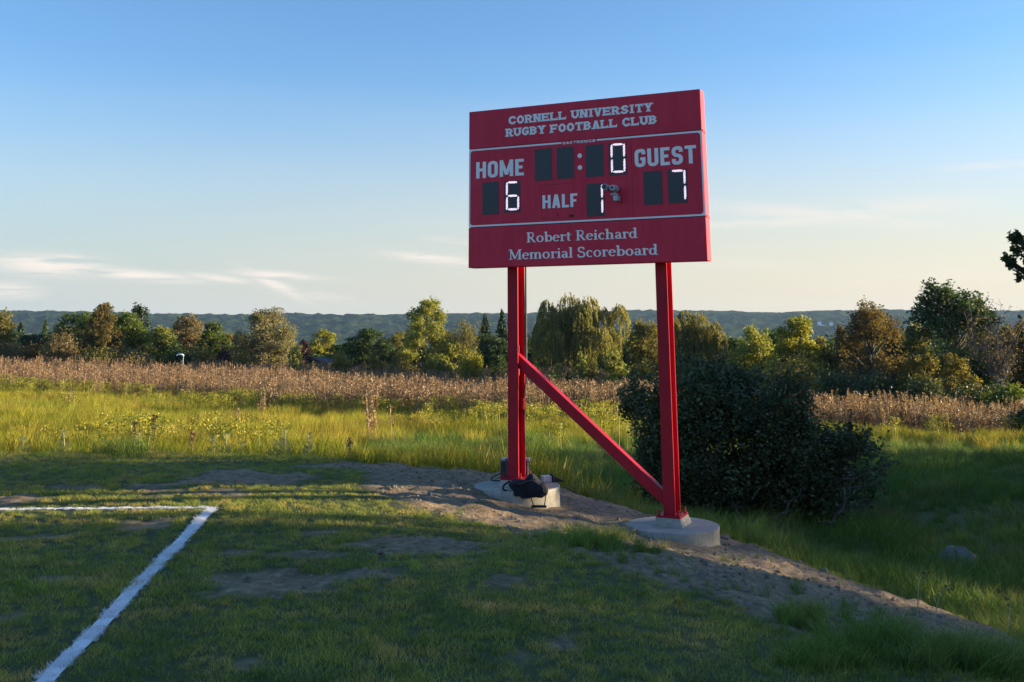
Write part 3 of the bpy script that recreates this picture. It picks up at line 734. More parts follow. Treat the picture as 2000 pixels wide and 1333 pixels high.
# security camera and lens fixed on the display panel
sc_ = empty('security_camera', bw(1.785, 0, ZB+.79), -YAW)
tag(sc_, 'white security camera with a dark round lens mounted beside the lit 1', 'camera')
def cyl_y(mb, c, r0, r1, y0, y1, n=24):
    V = [(c[0]+r*cos(2*pi*i/n), y, c[1]+r*sin(2*pi*i/n)) for r, y in ((r0, y0), (r1, y1)) for i in range(n)]
    return mb.add(V, [(i, (i+1) % n, n+(i+1) % n, n+i) for i in range(n)]+[tuple(range(n-1, -1, -1)), tuple(n+i for i in range(n))])
mb = MB(); mb.box((-.012, -.10, -.135), (.042, -.004, -.075), .006); mb.build('mount_box', M_silver, sc_)
mb = MB(); cyl_y(mb, (0, .0), .030, .040, -.16, -.06); cyl_y(mb, (0.003, .0), .040, .034, -.0595, -.02); mb.build('housing', M_silver, sc_, smooth=False)
mb = MB(); mb.box((-.04, -.10, -.072), (.034, -.03, -.052), .004); mb.tube([(0, -.06, -.05), (0, -.06, -.03)], .012, 8); mb.build('bracket', M_silver, sc_)
mb = MB(); cyl_y(mb, (-.087, .016), .033, .033, -.15, -.05); mb.tube([(-.06, -.09, .01), (-.03, -.08, 0)], .009, 8); mb.build('lens_ring', M_silver, sc_)
mb = MB(); cyl_y(mb, (-.087, .016), .026, .026, -.1535, -.151); mb.build('lens', M_black, sc_)
mb = MB(); cyl_y(mb, (0, 0), .016, .016, -.1635, -.161); mb.build('lens', M_black, sc_)

# footings
def footing(i, zt, depth, label, grout):
    c = bw(PX[i]+PW/2, PYO+PD/2, zt); r = .465
    o = empty('concrete_footing', (c[0], c[1], zt-depth)); tag(o, label, 'footing', 'concrete footings under the scoreboard posts')
    mb = MB(); prof = []
    for k in range(9):
        zz = depth*k/8; prof.append((r+.004*sin(k*1.7), zz*.985))
    prof += [(r-.004, depth-.002), (r-.010, depth)]
    mb.lathe(prof, (0, 0, 0), 72); d = mb.build('pier', M_conc, o, smooth=True)
    d.data.polygons[-1].use_smooth = False
    mb = MB(); mb.lathe([(r+.0045, depth*.46), (r+.0048, depth*.46+.004)], (0, 0, 0), 72, False, False); mb.build('form_line', M_stone, o)
    g = PZ[i]-.002-zt; a, b_, A_, B_ = .125, .15, .15, .18
    mb = MB(); V = [(-A_, -B_, depth-.001), (A_, -B_, depth-.001), (A_, B_, depth-.001), (-A_, B_, depth-.001), (-a, -b_, depth+g), (a, -b_, depth+g), (a, b_, depth+g), (-a, b_, depth+g)]
    mb.add(V, [(0,1,5,4),(1,2,6,5),(2,3,7,6),(3,0,4,7),(4,5,6,7)]); gg = mb.build('grout_pad', M_conc, o); gg.rotation_euler.z = -YAW
    return o
footing(0, EYE-1.655, .55, 'round concrete footing under the left post with the black bag on it', .04)
footing(1, EYE-1.935, .50, 'round concrete footing under the right post, bare on top', .07)
TOPL = EYE-1.655; CL = bw(PX[0]+PW/2, PYO+PD/2, 0)

# boxes behind the left post, pale box, bag, cable
def place(u, v, z): p = at_z(u, v, z); return (p[0], p[1], z)
eb = empty('speaker_box', (CL[0]-.02, CL[1]+.20, TOPL), -.12)
tag(eb, 'dark grey equipment box standing behind the foot of the left post', 'equipment box')
mb = MB(); mb.box((-.155, -.07, 0), (.155, .08, .255), .008); mb.build('case', M_greybox, eb)
for x in (-.145, -.075, .12):
    mb = MB(); mb.box((x, -.076, .235), (x+.05, .02, .262), .003); mb.build('top_glint', M_silver, eb)  # pale slabs stand in for bright glints along the box top
mb = MB(); mb.box((-.152, -.078, .02), (-.108, -.0705, .215), .003); mb.build('side_rail', M_black, eb)
pb = empty('grey_case', place(1062, 942, TOPL), .25)
tag(pb, 'small pale grey box with dark sloping side behind the black bag', 'equipment box')
mb = MB(); mb.box((-.055, -.05, .0), (.045, .06, .065), .006); mb.build("case", M_silver, pb)
mb = MB(); mb.add([(.052,-.06,0),(.2,-.05,0),(.2,.05,0),(.052,.06,0),(.052,-.055,.08),(.052,.055,.08),(.1,-.04,.045),(.1,.04,.045)],
       [(0,1,6,4),(1,2,7,6),(2,3,5,7),(4,6,7,5),(0,4,5,3),(0,3,2,1)]); mb.build('cloth_flap', M_bag, pb)
mb = MB(); cx_, cy_, _ = place(965, 938, TOPL)
P = [(cx_+.17, cy_+.05, TOPL+.06), (cx_+.07, cy_, TOPL+.075), (cx_-.02, cy_-.02, TOPL+.05), (cx_-.07, cy_-.04, TOPL+.012), (cx_-.01, cy_-.09, TOPL+.009), (cx_+.08, cy_-.1, TOPL+.009), (cx_+.14, cy_-.05, TOPL+.009)]
def catmull(P, n=6):
    P = np.array(P, float); Q = np.vstack([2*P[0]-P[1], P, 2*P[-1]-P[-2]]); out = []
    for i in range(1, len(Q)-2):
        for k in range(n):
            t = k/n; out.append(.5*((2*Q[i])+(-Q[i-1]+Q[i+1])*t+(2*Q[i-1]-5*Q[i]+4*Q[i+1]-Q[i+2])*t*t+(-Q[i-1]+3*Q[i]-3*Q[i+1]+Q[i+2])*t**3))
    out.append(P[-1]); return np.array(out)
mb.tube(catmull(P), .008, 6)
o = mb.build('cable', M_black); tag(o, 'black cable looping over the left concrete footing beside the grey box', 'cable')

def bag():
    c = at_y(1027, 958, CL[1]-.39); root = empty('duffel_bag', (c[0], CL[1]-.36, TOPL), -.05)
    root.scale = (1.14, 1.1, 1.08); tag(root, 'black nylon duffel bag slumped over the rim of the left footing', 'bag')
    # slumped body: a sagging outline lofted from front to back, with folds
    prof = catmull([(-.185, .055), (-.15, .088), (-.10, .098), (-.04, .108), (.005, .150), (.04, .160), (.075, .125), (.105, .088), (.150, .066), (.172, .020), (.160, -.035), (.10, -.052), (.0, -.058), (-.10, -.05), (-.14, -.03), (-.145, .012), (-.185, .055)], 3)[:-1]
    n = len(prof); cen = np.array([0., .03]); V = []; lev = [(-.135, .55), (-.132, .80), (-.118, .95), (-.07, 1.03), (-.01, 1.0), (.05, .92), (.10, .75), (.125, .45)]
    for yy, s in lev:
        for px_, pz_ in prof:
            q = cen+(np.array([px_, pz_])-cen)*s; w1 = float(fbm(np.array(px_*22+yy*9+3), np.array(pz_*26-yy*7+5), 3, 6))-.5
            if yy > -.06: q[1] = max(q[1], .0)
            V.append((q[0]+w1*.022, yy+w1*.04, q[1]+w1*.03))
    m_ = len(lev)-1; F_ = [(i*n+j, i*n+(j+1) % n, (i+1)*n+(j+1) % n, (i+1)*n+j) for i in range(m_) for j in range(n)]
    F_ += [tuple(range(n-1, -1, -1)), tuple(m_*n+j for j in range(n))]
    mb = MB(); mb.add(V, F_); mb.build('body', M_bag, root, smooth=False)
    mb = MB(); mb.tube(catmull([(-.13, -.125, .07), (-.05, -.14, .085), (.03, -.142, .11), (.10, -.135, .07)]), .005, 6); mb.build('zip', M_greybox, root)
    mb = MB()
    for pts in ([(.02, -.125, -.035), (.035, -.15, -.085), (.05, -.158, -.12)], [(.155, -.125, -.035), (.15, -.15, -.085), (.14, -.158, -.12)]): mb.tube(catmull(pts), .005, 6)
    mb.tube(catmull([(.03, -.156, -.125), (.06, -.165, -.122), (.13, -.165, -.122), (.16, -.156, -.125)]), .012, 8)
    mb.build('handle', M_bag, root)
    mb = MB(); mb.tube(catmull([(-.17, -.06, .09), (-.22, -.08, .06), (-.235, -.07, .02), (-.2, -.06, -.0)]), .009, 6); mb.build('strap', M_bag, root)
bag()

# ------------------------------------------------------------------ plants: shared builders
def leaf_quads(P, size, up=0.3, seed=0, aspect=0.6, droop=None):
    """diamond leaves at points P (n,3); size (n,) or float; returns verts, faces"""
    r = np.random.default_rng(seed); n = len(P); size = np.broadcast_to(size, (n,))*(0.65+0.7*r.random(n))
    a = r.normal(size=(n, 3)); a[:, 2] *= 0.6
    if droop is not None: a = a*0.25+np.array([0, 0, -1.0])
    a /= np.linalg.norm(a, axis=1, keepdims=True)
    b = r.normal(size=(n, 3)); b[:, 2] += 0
    nrm = np.cross(a, b); nrm[:, 2] += up*np.sign(nrm[:, 2]+1e-9); b = np.cross(nrm, a); b /= (np.linalg.norm(b, axis=1, keepdims=True)+1e-9)
    l = size[:, None]*0.5; w = l*aspect; nn = np.cross(a, b)*size[:, None]*.08
    V = np.stack([P-a*l, P+b*w+nn, P+a*l, P-b*w+nn], 1).reshape(-1, 3)
    return V, np.arange(n*4).reshape(n, 4)
def crown_obj(name, V, Fq, rnd4, mat, parent):
    me = mesh_np(name, V, Fq, {'rnd': rnd4}); return link(name, me, mat, parent)
def wood_obj(name, mb, mat, parent): return mb.build(name, mat, parent)
def grow(mb, p0, p1, r0, r1, seed, n=5, wob=0.08, sides=6):
    r = np.random.default_rng(seed); t = np.linspace(0, 1, n)[:, None]; p0 = np.array(p0, float); p1 = np.array(p1, float)
    L_ = np.linalg.norm(p1-p0); pts = p0+(p1-p0)*t; j = r.normal(size=(n, 3))*wob*L_; j[0] = 0; j[-1] *= .4
    pts = pts+j*np.sin(np.clip(t, 0, 1)*pi)*.8; pts[:, 2] -= 0.04*L_*np.sin(t[:, 0]*pi)
    mb.tube(pts, r0+(r1-r0)*t[:, 0], sides, cap=False); return pts

LM = {}
def lm(key):
    if key in LM: return LM[key]
    pal = {
     'green':  [(0.0, (0.043, 0.076, 0.020)), (.5, (0.107, 0.157, 0.035)), (1.0, (0.201, 0.241, 0.054))],
     'dark':   [(0.0, (0.027, 0.051, 0.023)), (.5, (0.057, 0.100, 0.035)), (1.0, (0.118, 0.166, 0.048))],
     'conifer':[(0.0, (0.018, 0.038, 0.021)), (.5, (0.042, 0.072, 0.035)), (1.0, (0.079, 0.115, 0.052))],
     'olive':  [(0.0, (0.101, 0.102, 0.032)), (.5, (0.191, 0.180, 0.056)), (1.0, (0.302, 0.264, 0.088))],
     'willow': [(0.0, (0.097, 0.108, 0.031)), (.5, (0.185, 0.188, 0.054)), (1.0, (0.290, 0.263, 0.084))],
     'silver': [(0.0, (0.131, 0.126, 0.070)), (.5, (0.245, 0.224, 0.123)), (1.0, (0.367, 0.333, 0.193))],
     'yellow': [(0.0, (0.135, 0.156, 0.025)), (.5, (0.270, 0.276, 0.044)), (1.0, (0.443, 0.385, 0.079))],
     'lime':   [(0.0, (0.141, 0.171, 0.042)), (.5, (0.271, 0.293, 0.070)), (1.0, (0.422, 0.406, 0.114))],
     'rust':   [(0.0, (0.085, 0.070, 0.028)), (.45, (0.15, 0.135, 0.045)), (1.0, (0.27, 0.17, 0.07))],
     'brown':  [(0.0, (0.066, 0.051, 0.027)), (.5, (0.138, 0.104, 0.042)), (1.0, (0.224, 0.166, 0.058))],
     'purple': [(0.0, (0.032, 0.018, 0.025)), (.5, (0.060, 0.032, 0.042)), (1.0, (0.096, 0.049, 0.060))],
     'tan':    [(0.0, (0.131, 0.108, 0.060)), (.5, (0.228, 0.184, 0.102)), (1.0, (0.333, 0.271, 0.149))],
     'orange': [(0.0, (0.075, 0.075, 0.022)), (.5, (0.16, 0.145, 0.035)), (1.0, (0.28, 0.21, 0.055))],
     'bush':   [(0.0, (0.028, 0.050, 0.022)), (.5, (0.066, 0.095, 0.038)), (1.0, (0.15, 0.165, 0.072))],
     'milkweed':[(0.0, (0.160, 0.190, 0.080)), (.5, (0.280, 0.300, 0.130)), (1.0, (0.420, 0.400, 0.200))]}
    LM[key] = leaf_mat('leaf_'+key, pal[key], trans={'conifer': .1, 'dark': .3, 'bush': .2, 'purple': .2}.get(key, .5)); return LM[key]

def lobes_for(kind, h, r, seed):
    """crown lobes (centre, radii) in tree-local space; h = total height, r = crown half width"""
    g = np.random.default_rng(seed); L_ = []
    if kind == 'round':
        base = .16*h; n = 20
        for i in range(n):
            t = (i+.5)/n; z = base+(h-base)*(.06+.86*t)+g.normal()*.03*h; rr = r*(1-abs(t-.36)**1.7*1.5)*(.50+.36*g.random()); a = i*2.4+g.random()*1.3
            k = (.28+.18*g.random())*(1-.28*t); L_.append(((cos(a)*rr, sin(a)*rr*.8, z), (r*k, r*k, (h-base)*(.09+.05*g.random()))))
        L_.append(((g.normal()*.12*r, 0, h*.90), (r*.26, r*.26, h*.10))); L_.append(((0, 0, h*.45), (r*.4, r*.4, h*.25)))
    elif kind == 'shrub':
        for i in range(9):
            a = i*2.4+g.random(); rr = r*.58*sqrt((i+.5)/9)
            hh = h*(.95-.42*(rr/r)**1.5)*(0.8+.3*g.random()); L_.append(((cos(a)*rr, sin(a)*rr*.8, hh*.52), (r*.45, r*.4, hh*.5)))
    elif kind == 'open':
        for i in range(17):
            t = (i+.5)/17; z = h*(.14+.80*t); rr = r*(.9-.62*t**1.3)*(.45+.5*g.random()); a = i*2.4+g.random()*1.2
            L_.append(((cos(a)*rr, sin(a)*rr, z), (r*.30*(1.1-.45*t), r*.30*(1.1-.45*t), h*.075*(1+.3*g.random()))))
        L_.append(((r*.1, 0, h*.93), (r*.28, r*.25, h*.07)))
    elif kind == 'column':
        for i in range(9):
            t = (i+.5)/9; L_.append(((g.normal()*r*.15, g.normal()*r*.15, h*(.08+.86*t)), (r*(.95-.7*t*t), r*(.95-.7*t*t), h*.09)))
    elif kind == 'oak':
        for i in range(16):
            a = i*2.4+g.random(); t = (i+.5)/16; rr = r*.72*sqrt(t); z = h*(.50+.42*(1-(rr/r)**2)*(.65+.5*g.random()))
            L_.append(((cos(a)*rr, sin(a)*rr*.8, z), (r*.27, r*.27, h*.085)))
        for i in range(12):
            a = i*2.1+g.random(); L_.append(((cos(a)*r*.62, sin(a)*r*.5, h*(.18+.32*g.random())), (r*.3, r*.3, h*.10)))
    elif kind == 'vase':
        for i in range(16):
            a = i*2.4+g.random(); t = (i+.5)/16; rr = r*.78*sqrt(t); z = h*(.66+.28*(1-(rr/r)**2)+.05*g.normal())
            L_.append(((cos(a)*rr, sin(a)*rr*.8, z), (r*.26, r*.26, h*.11)))
        for i in range(7):
            a = i*2.4; L_.append(((cos(a)*r*.75, sin(a)*r*.6, h*(.38+.16*g.random())), (r*.24, r*.24, h*.12)))
    return L_

def tree(name, label, cat, u, vtop, halfpx, y, kind, mat, n=5000, leaf=.26, seed=1, group='trees along the far side of the meadow',
         x=None, bark=None, dens=1.0, trunkfrac=1.0, extra=None):
    p = at_y(u, vtop, y) if x is None else None
    X = p[0] if x is None else x; zg = gz(X, y) - 0.1
    h = (p[2]-zg) if x is None else vtop; r = halfpx/2000*y/ cos(PITCH)*1.0 if x is None else halfpx
    root = empty(name, (X, y, zg)); tag(root, label, cat, group)
    g = np.random.default_rng(seed); wood = MB(); bark = bark or M_bark
    LP = []; RN = []
    if kind in ('round', 'shrub', 'open') and x is None and y < 150: r *= 1.28; n = int(n*1.25)
    if kind == 'conifer':
        grow(wood, (0, 0, 0), (0, 0, h*.98), .018*h, .01, seed, 6, .01)
        lv = 26
        for i in range(lv):
            t = i/(lv-1); z = h*(.10+.88*t); rr = r*(1-t)**.85+.12
            for k in range(9):
                a = g.random()*2*pi; L_ = rr*(.75+.4*g.random()); m_ = max(3, int(n/(lv*9)*(1.6-1.2*t)))
                s = g.random(m_)**.7; q = np.stack([cos(a)*L_*s, sin(a)*L_*s, z-.28*L_*s+g.normal(size=m_)*.05*h*.3], 1)+g.normal(size=(m_, 3))*[.10*rr, .10*rr, .05]
                LP.append(q); RN.append(np.clip(g.random(m_)*.5+.25*s+g.random()*.3, 0, 1))
    elif kind in ('willow',):
        grow(wood, (0, 0, 0), (g.normal()*.2, 0, h*.42), .04*h, .025*h, seed, 5, .04, 8)
        domes = [(-.66, .0, .92, .34), (-.15, 0, 1.0, .50), (.28, -.1, .97, .50), (.60, 0, .84, .40), (-.38, -.2, .82, .42), (.08, -.35, .84, .46), (-.80, 0, .60, .34), (.84, 0, .58, .34), (.05, .1, .72, .75), (-.5, -.4, .60, .45), (.5, -.4, .64, .45), (.15, -.5, .55, .5)]; domes += [(g.normal()*.38, g.normal()*.3, .62+.30*g.random(), .22+.16*g.random()) for _ in range(14)]; dcol = g.random(len(domes))*.45
        ns = int(n*1.6/26)
        for k in range(ns):
            di = g.integers(len(domes)); d = domes[di]
            a = g.random()*2*pi; q = sqrt(g.random()); ry = .62*d[3]
            sx, sy = d[0]*r+cos(a)*q*r*ry, d[1]*r+sin(a)*q*r*ry
            zt = h*d[2]*(1-.16*q**2.2)*(.93+.07*g.random()) - h*.01
            if g.random() < .30: zt *= .55+.4*g.random()
            ln = h*(.05+.17*g.random()**1.3)*(.55+.8*q); m_ = 26; s = np.linspace(0, 1, m_)+g.normal(size=m_)*.03
            out = .06*r*np.sqrt(np.abs(s)); P_ = np.stack([sx+cos(a)*out+g.normal(size=m_)*.05, sy+sin(a)*out+g.normal(size=m_)*.05, zt-ln*s], 1)
            LP.append(P_[P_[:, 2] > .25]); b_ = dcol[di]+g.random()*.15; RN.append(np.clip(b_+.25*g.random(m_)+.3*(1-np.abs(s)), 0, 1)[P_[:, 2] > .25])
        for k in range(14):
            d = domes[k % len(domes)]; a = g.random()*6.3
            st = np.array([0, 0, h*(.22+.15*g.random())]); en = (d[0]*r*.8+cos(a)*.15*r, d[1]*r*.8+sin(a)*.15*r, h*d[2]*.82)
            pts = grow(wood, st, en, .018*h, .004*h, seed*31+k, 6, .07)
    elif kind == 'bare':
        grow(wood, (0, 0, 0), (g.normal()*.2, 0, h*.5), .025*h, .012*h, seed, 5, .04, 7)
        tips = []
        for k in range(16):
            a = k*2.4; z0 = h*(.18+.35*g.random()); en = np.array([cos(a)*r*(.3+.6*g.random()), sin(a)*r*.6, h*(.5+.48*g.random())])
            pts = grow(wood, (0, 0, z0), en, .008*h, .003*h, seed*7+k, 6, .08, 5)
            for j in range(9):
                s = pts[g.integers(2, 6)]; e2 = s+g.normal(size=3)*[r*.25, r*.25, h*.07]+[0, 0, h*.06]
                p2 = grow(wood, s, e2, .0032*h, .0014*h, seed*97+k*11+j, 4, .08, 4)
                for q in range(4):
                    s3 = p2[g.integers(1, 4)]; grow(wood, s3, s3+g.normal(size=3)*[r*.12, r*.12, h*.035]+[0, 0, h*.03], .0018*h, .0009*h, seed+q+j*5+k*70, 3, .06, 3)
                    tips.append(s3)
        tips = np.array(tips); m_ = n; P_ = tips[g.integers(0, len(tips), m_)]+g.normal(size=(m_, 3))*.3
        LP.append(P_); RN.append(g.random(m_))
    else:
        lob = lobes_for(kind, h, r, seed)
        if extra: lob = lob+[((at_y(a, b_, yy)-[X, y, zg]), (rr, rr, rr)) for a, b_, yy, rr in extra]
        th = h*(.30 if kind != 'shrub' else .08)
        lean = g.normal()*.03*h
        if kind != 'shrub': grow(wood, (0, 0, 0), (lean, 0, h*.62), .020*h+.03, .012*h, seed, 6, .02, 7)
        area = np.array([l[1][0]*l[1][2]+l[1][0]**2 for l in lob]); area /= area.sum()
        for i, (c, rad) in enumerate(lob):
            c = np.array(c); rad = np.array(rad); nc = max(5, int(26*(kind != 'column')+8)); m_ = max(40, int(n*area[i]), 70 if extra else 0)
            d = g.normal(size=(nc, 3)); d /= np.linalg.norm(d, axis=1, keepdims=True)
            cc = c+d*rad*(.45+.6*g.random((nc, 1))**.6); cb = g.random(nc)
            idx = g.integers(0, nc, m_); sg = rad*.22
            P_ = cc[idx]+g.normal(size=(m_, 3))*sg; LP.append(P_)
            RN.append(np.clip(.62*cb[idx]+.38*g.random(m_), 0, 1))
            st = np.array([lean*min(1, c[2]/h/.6), 0, min(max(th*.6, c[2]-h*.22-abs(c[0])*.35), h*.6)]) if kind != 'shrub' else np.array([c[0]*.25, c[1]*.25, 0])
            pts = grow(wood, st, c, .0085*h+.008, .004*h, seed*13+i, 5, .07, 5)
            for k in range(5): grow(wood, pts[3], cc[k % nc], .004*h, .0015*h, seed*131+i*7+k, 4, .06, 4)
    if LP:
        P_ = np.concatenate(LP); rn = np.concatenate(RN)
        if kind != 'bare' or n > 10:
            V, Fq = leaf_quads(P_, leaf, .3, seed, .62 if kind != 'willow' else .30, droop=True if kind == 'willow' else None)
            c_ = crown_obj('crown', V, Fq, np.repeat(rn, 4), lm(mat), root)
    wood_obj('trunk' if kind != 'shrub' else 'stem', wood, bark, root)
    return root

# ------------------------------------------------------------------ trees across the field (left to right)
TR = [
 # name, label, cat, u, vtop, half px, y, kind, mat, n, leaf, extras
 ('broadleaf_tree', 'dark olive tree cut by the left edge behind the brown weeds', 'tree', -8, 602, 34, 128, 'round', 'olive', 4500, .30),
 ('spruce_tree', 'dark bluish spruce behind the low scrub near the left edge', 'tree', 38, 622, 17, 165, 'conifer', 'conifer', 3500, .30),
 ('pine_tree', 'thin sparse pine with pale trunk left of the big rust-tinged tree', 'tree', 86, 618, 13, 160, 'conifer', 'dark', 1500, .28),
 ('spruce_tree', 'small dark spruce between the thin pine and the rust-tinged tree', 'tree', 108, 634, 12, 170, 'conifer', 'conifer', 2000, .28),
 ('broadleaf_tree', 'green spreading tree just left of the rust-tinged tree', 'tree', 150, 602, 42, 132, 'round', 'green', 7000, .28),
 ('broadleaf_tree', 'tall rust-tinged tree with orange foliage at its centre, left part of the treeline', 'tree', 197, 588, 38, 126, 'open', 'rust', 7000, .27),
 ('broadleaf_tree', 'broad green tree overlapping the right side of the rust-tinged tree', 'tree', 238, 602, 44, 130, 'round', 'green', 8000, .28),
 ('pine_tree', 'dark rounded pine top rising behind the green trees on the left', 'tree', 270, 592, 24, 150, 'round', 'conifer', 5000, .30),
 ('broadleaf_tree', 'yellowish green tree right of the dark pine', 'tree', 308, 634, 34, 132, 'round', 'lime', 6000, .27),
 ('broadleaf_tree', 'tan olive round tree left of the green tree with red-brown side', 'tree', 364, 610, 30, 138, 'round', 'tan', 6500, .27),
 ('broadleaf_tree', 'green tree with rounded top over a dark purple shrub', 'tree', 414, 626, 27, 134, 'round', 'green', 6000, .27),
 ('broadleaf_tree', 'small red-brown tree tucked against the green tree left of the silvery willow', 'tree', 440, 648, 14, 137, 'round', 'rust', 2500, .26),
 ('silvery_willow', 'large silvery olive willow with billowing crown left of centre', 'tree', 517, 600, 48, 130, 'round', 'silver', 13000, .25),
 ('broadleaf_tree', 'dark purple-leaved tree behind the small house', 'tree', 590, 663, 15, 158, 'round', 'purple', 3000, .28),
 ('broadleaf_tree', 'round yellow-green tree behind the small house', 'tree', 629, 643, 33, 162, 'round', 'yellow', 7000, .28),
 ('broadleaf_tree', 'dark green dense tree right of the yellow-green round tree', 'tree', 716, 640, 38, 136, 'round', 'dark', 9000, .27),
 ('broadleaf_tree', 'thin olive tree left of the tall pale cottonwood', 'tree', 768, 652, 26, 138, 'open', 'olive', 4000, .26),
 ('cottonwood_tree', 'tall open pale green cottonwood left of the left post', 'tree', 828, 585, 50, 126, 'open', 'lime', 12000, .27),
 ('bare_tree', 'half-bare greyish tree right of the tall pale cottonwood', 'tree', 900, 630, 30, 128, 'bare', 'olive', 3600, .22),
 ('spruce_tree', 'dark spruce, left one of the pair just left of the left post', 'tree', 944, 614, 27, 145, 'conifer', 'conifer', 6000, .30),
 ('spruce_tree', 'dark spruce nearly hidden by the left post', 'tree', 977, 606, 27, 146, 'conifer', 'conifer', 6000, .30),
 ('broadleaf_tree', 'dark green tree in front of the spruce pair', 'tree', 962, 652, 34, 134, 'round', 'dark', 7000, .27),
 ('broadleaf_tree', 'dark tree in the gap between left post and great willow', 'tree', 1026, 662, 34, 138, 'round', 'dark', 6000, .27),
 ('weeping_willow', 'great weeping willow with hanging strands between the two posts', 'tree', 1120, 568, 80, 122, 'willow', 'willow', 46000, .26),
 ('broadleaf_tree', 'dark tree between the great willow and the right post', 'tree', 1218, 672, 26, 130, 'round', 'dark', 4000, .27),
 ('broadleaf_tree', 'olive green tree left of the right post', 'tree', 1256, 628, 36, 116, 'round', 'olive', 8000, .25),
 ('weeping_willow', 'olive weeping willow just right of the right post', 'tree', 1345, 604, 62, 112, 'willow', 'olive', 30000, .24),
 ('spruce_tree', 'small dark spruce top right of the olive weeping willow', 'tree', 1412, 656, 10, 130, 'conifer', 'conifer', 1500, .28),
 ('broadleaf_tree', 'bright green tree between the olive willow and the yellow-green tree', 'tree', 1470, 645, 40, 104, 'round', 'lime', 8000, .24),
 ('broadleaf_tree', 'yellow-green tree with a high knob of foliage right of the bush', 'tree', 1548, 625, 56, 98, 'open', 'yellow', 12000, .23),
 ('broadleaf_tree', 'thin dark leaning tree left of the rounded brown tree', 'tree', 1634, 640, 16, 88, 'open', 'brown', 2200, .2),
 ('broadleaf_tree', 'rounded brown tree with dark branching limbs showing', 'tree', 1694, 614, 66, 84, 'vase', 'brown', 9000, .19),
 ('oak_tree', 'tall dark oak with two lobed top standing above the right treeline', 'tree', 1852, 560, 92, 78, 'oak', 'dark', 19000, .24),
 ('bare_tree', 'grey leafless tree with fine twigs in front of the oak', 'tree', 1932, 622, 52, 66, 'bare', 'brown', 900, .14),
 ('broadleaf_tree', 'brownish green tree at the right edge behind the leafless tree', 'tree', 2004, 640, 40, 74, 'round', 'brown', 7000, .2),
 ('broadleaf_tree', 'green tree out past the right edge of the field', 'tree', 2070, 600, 50, 76, 'round', 'dark', 6000, .24),
]
for k, t in enumerate(TR):
    tree(*t[:9], n=t[9], leaf=t[10], seed=100+k*3, bark=M_greybark if t[7] == 'bare' else M_bark)
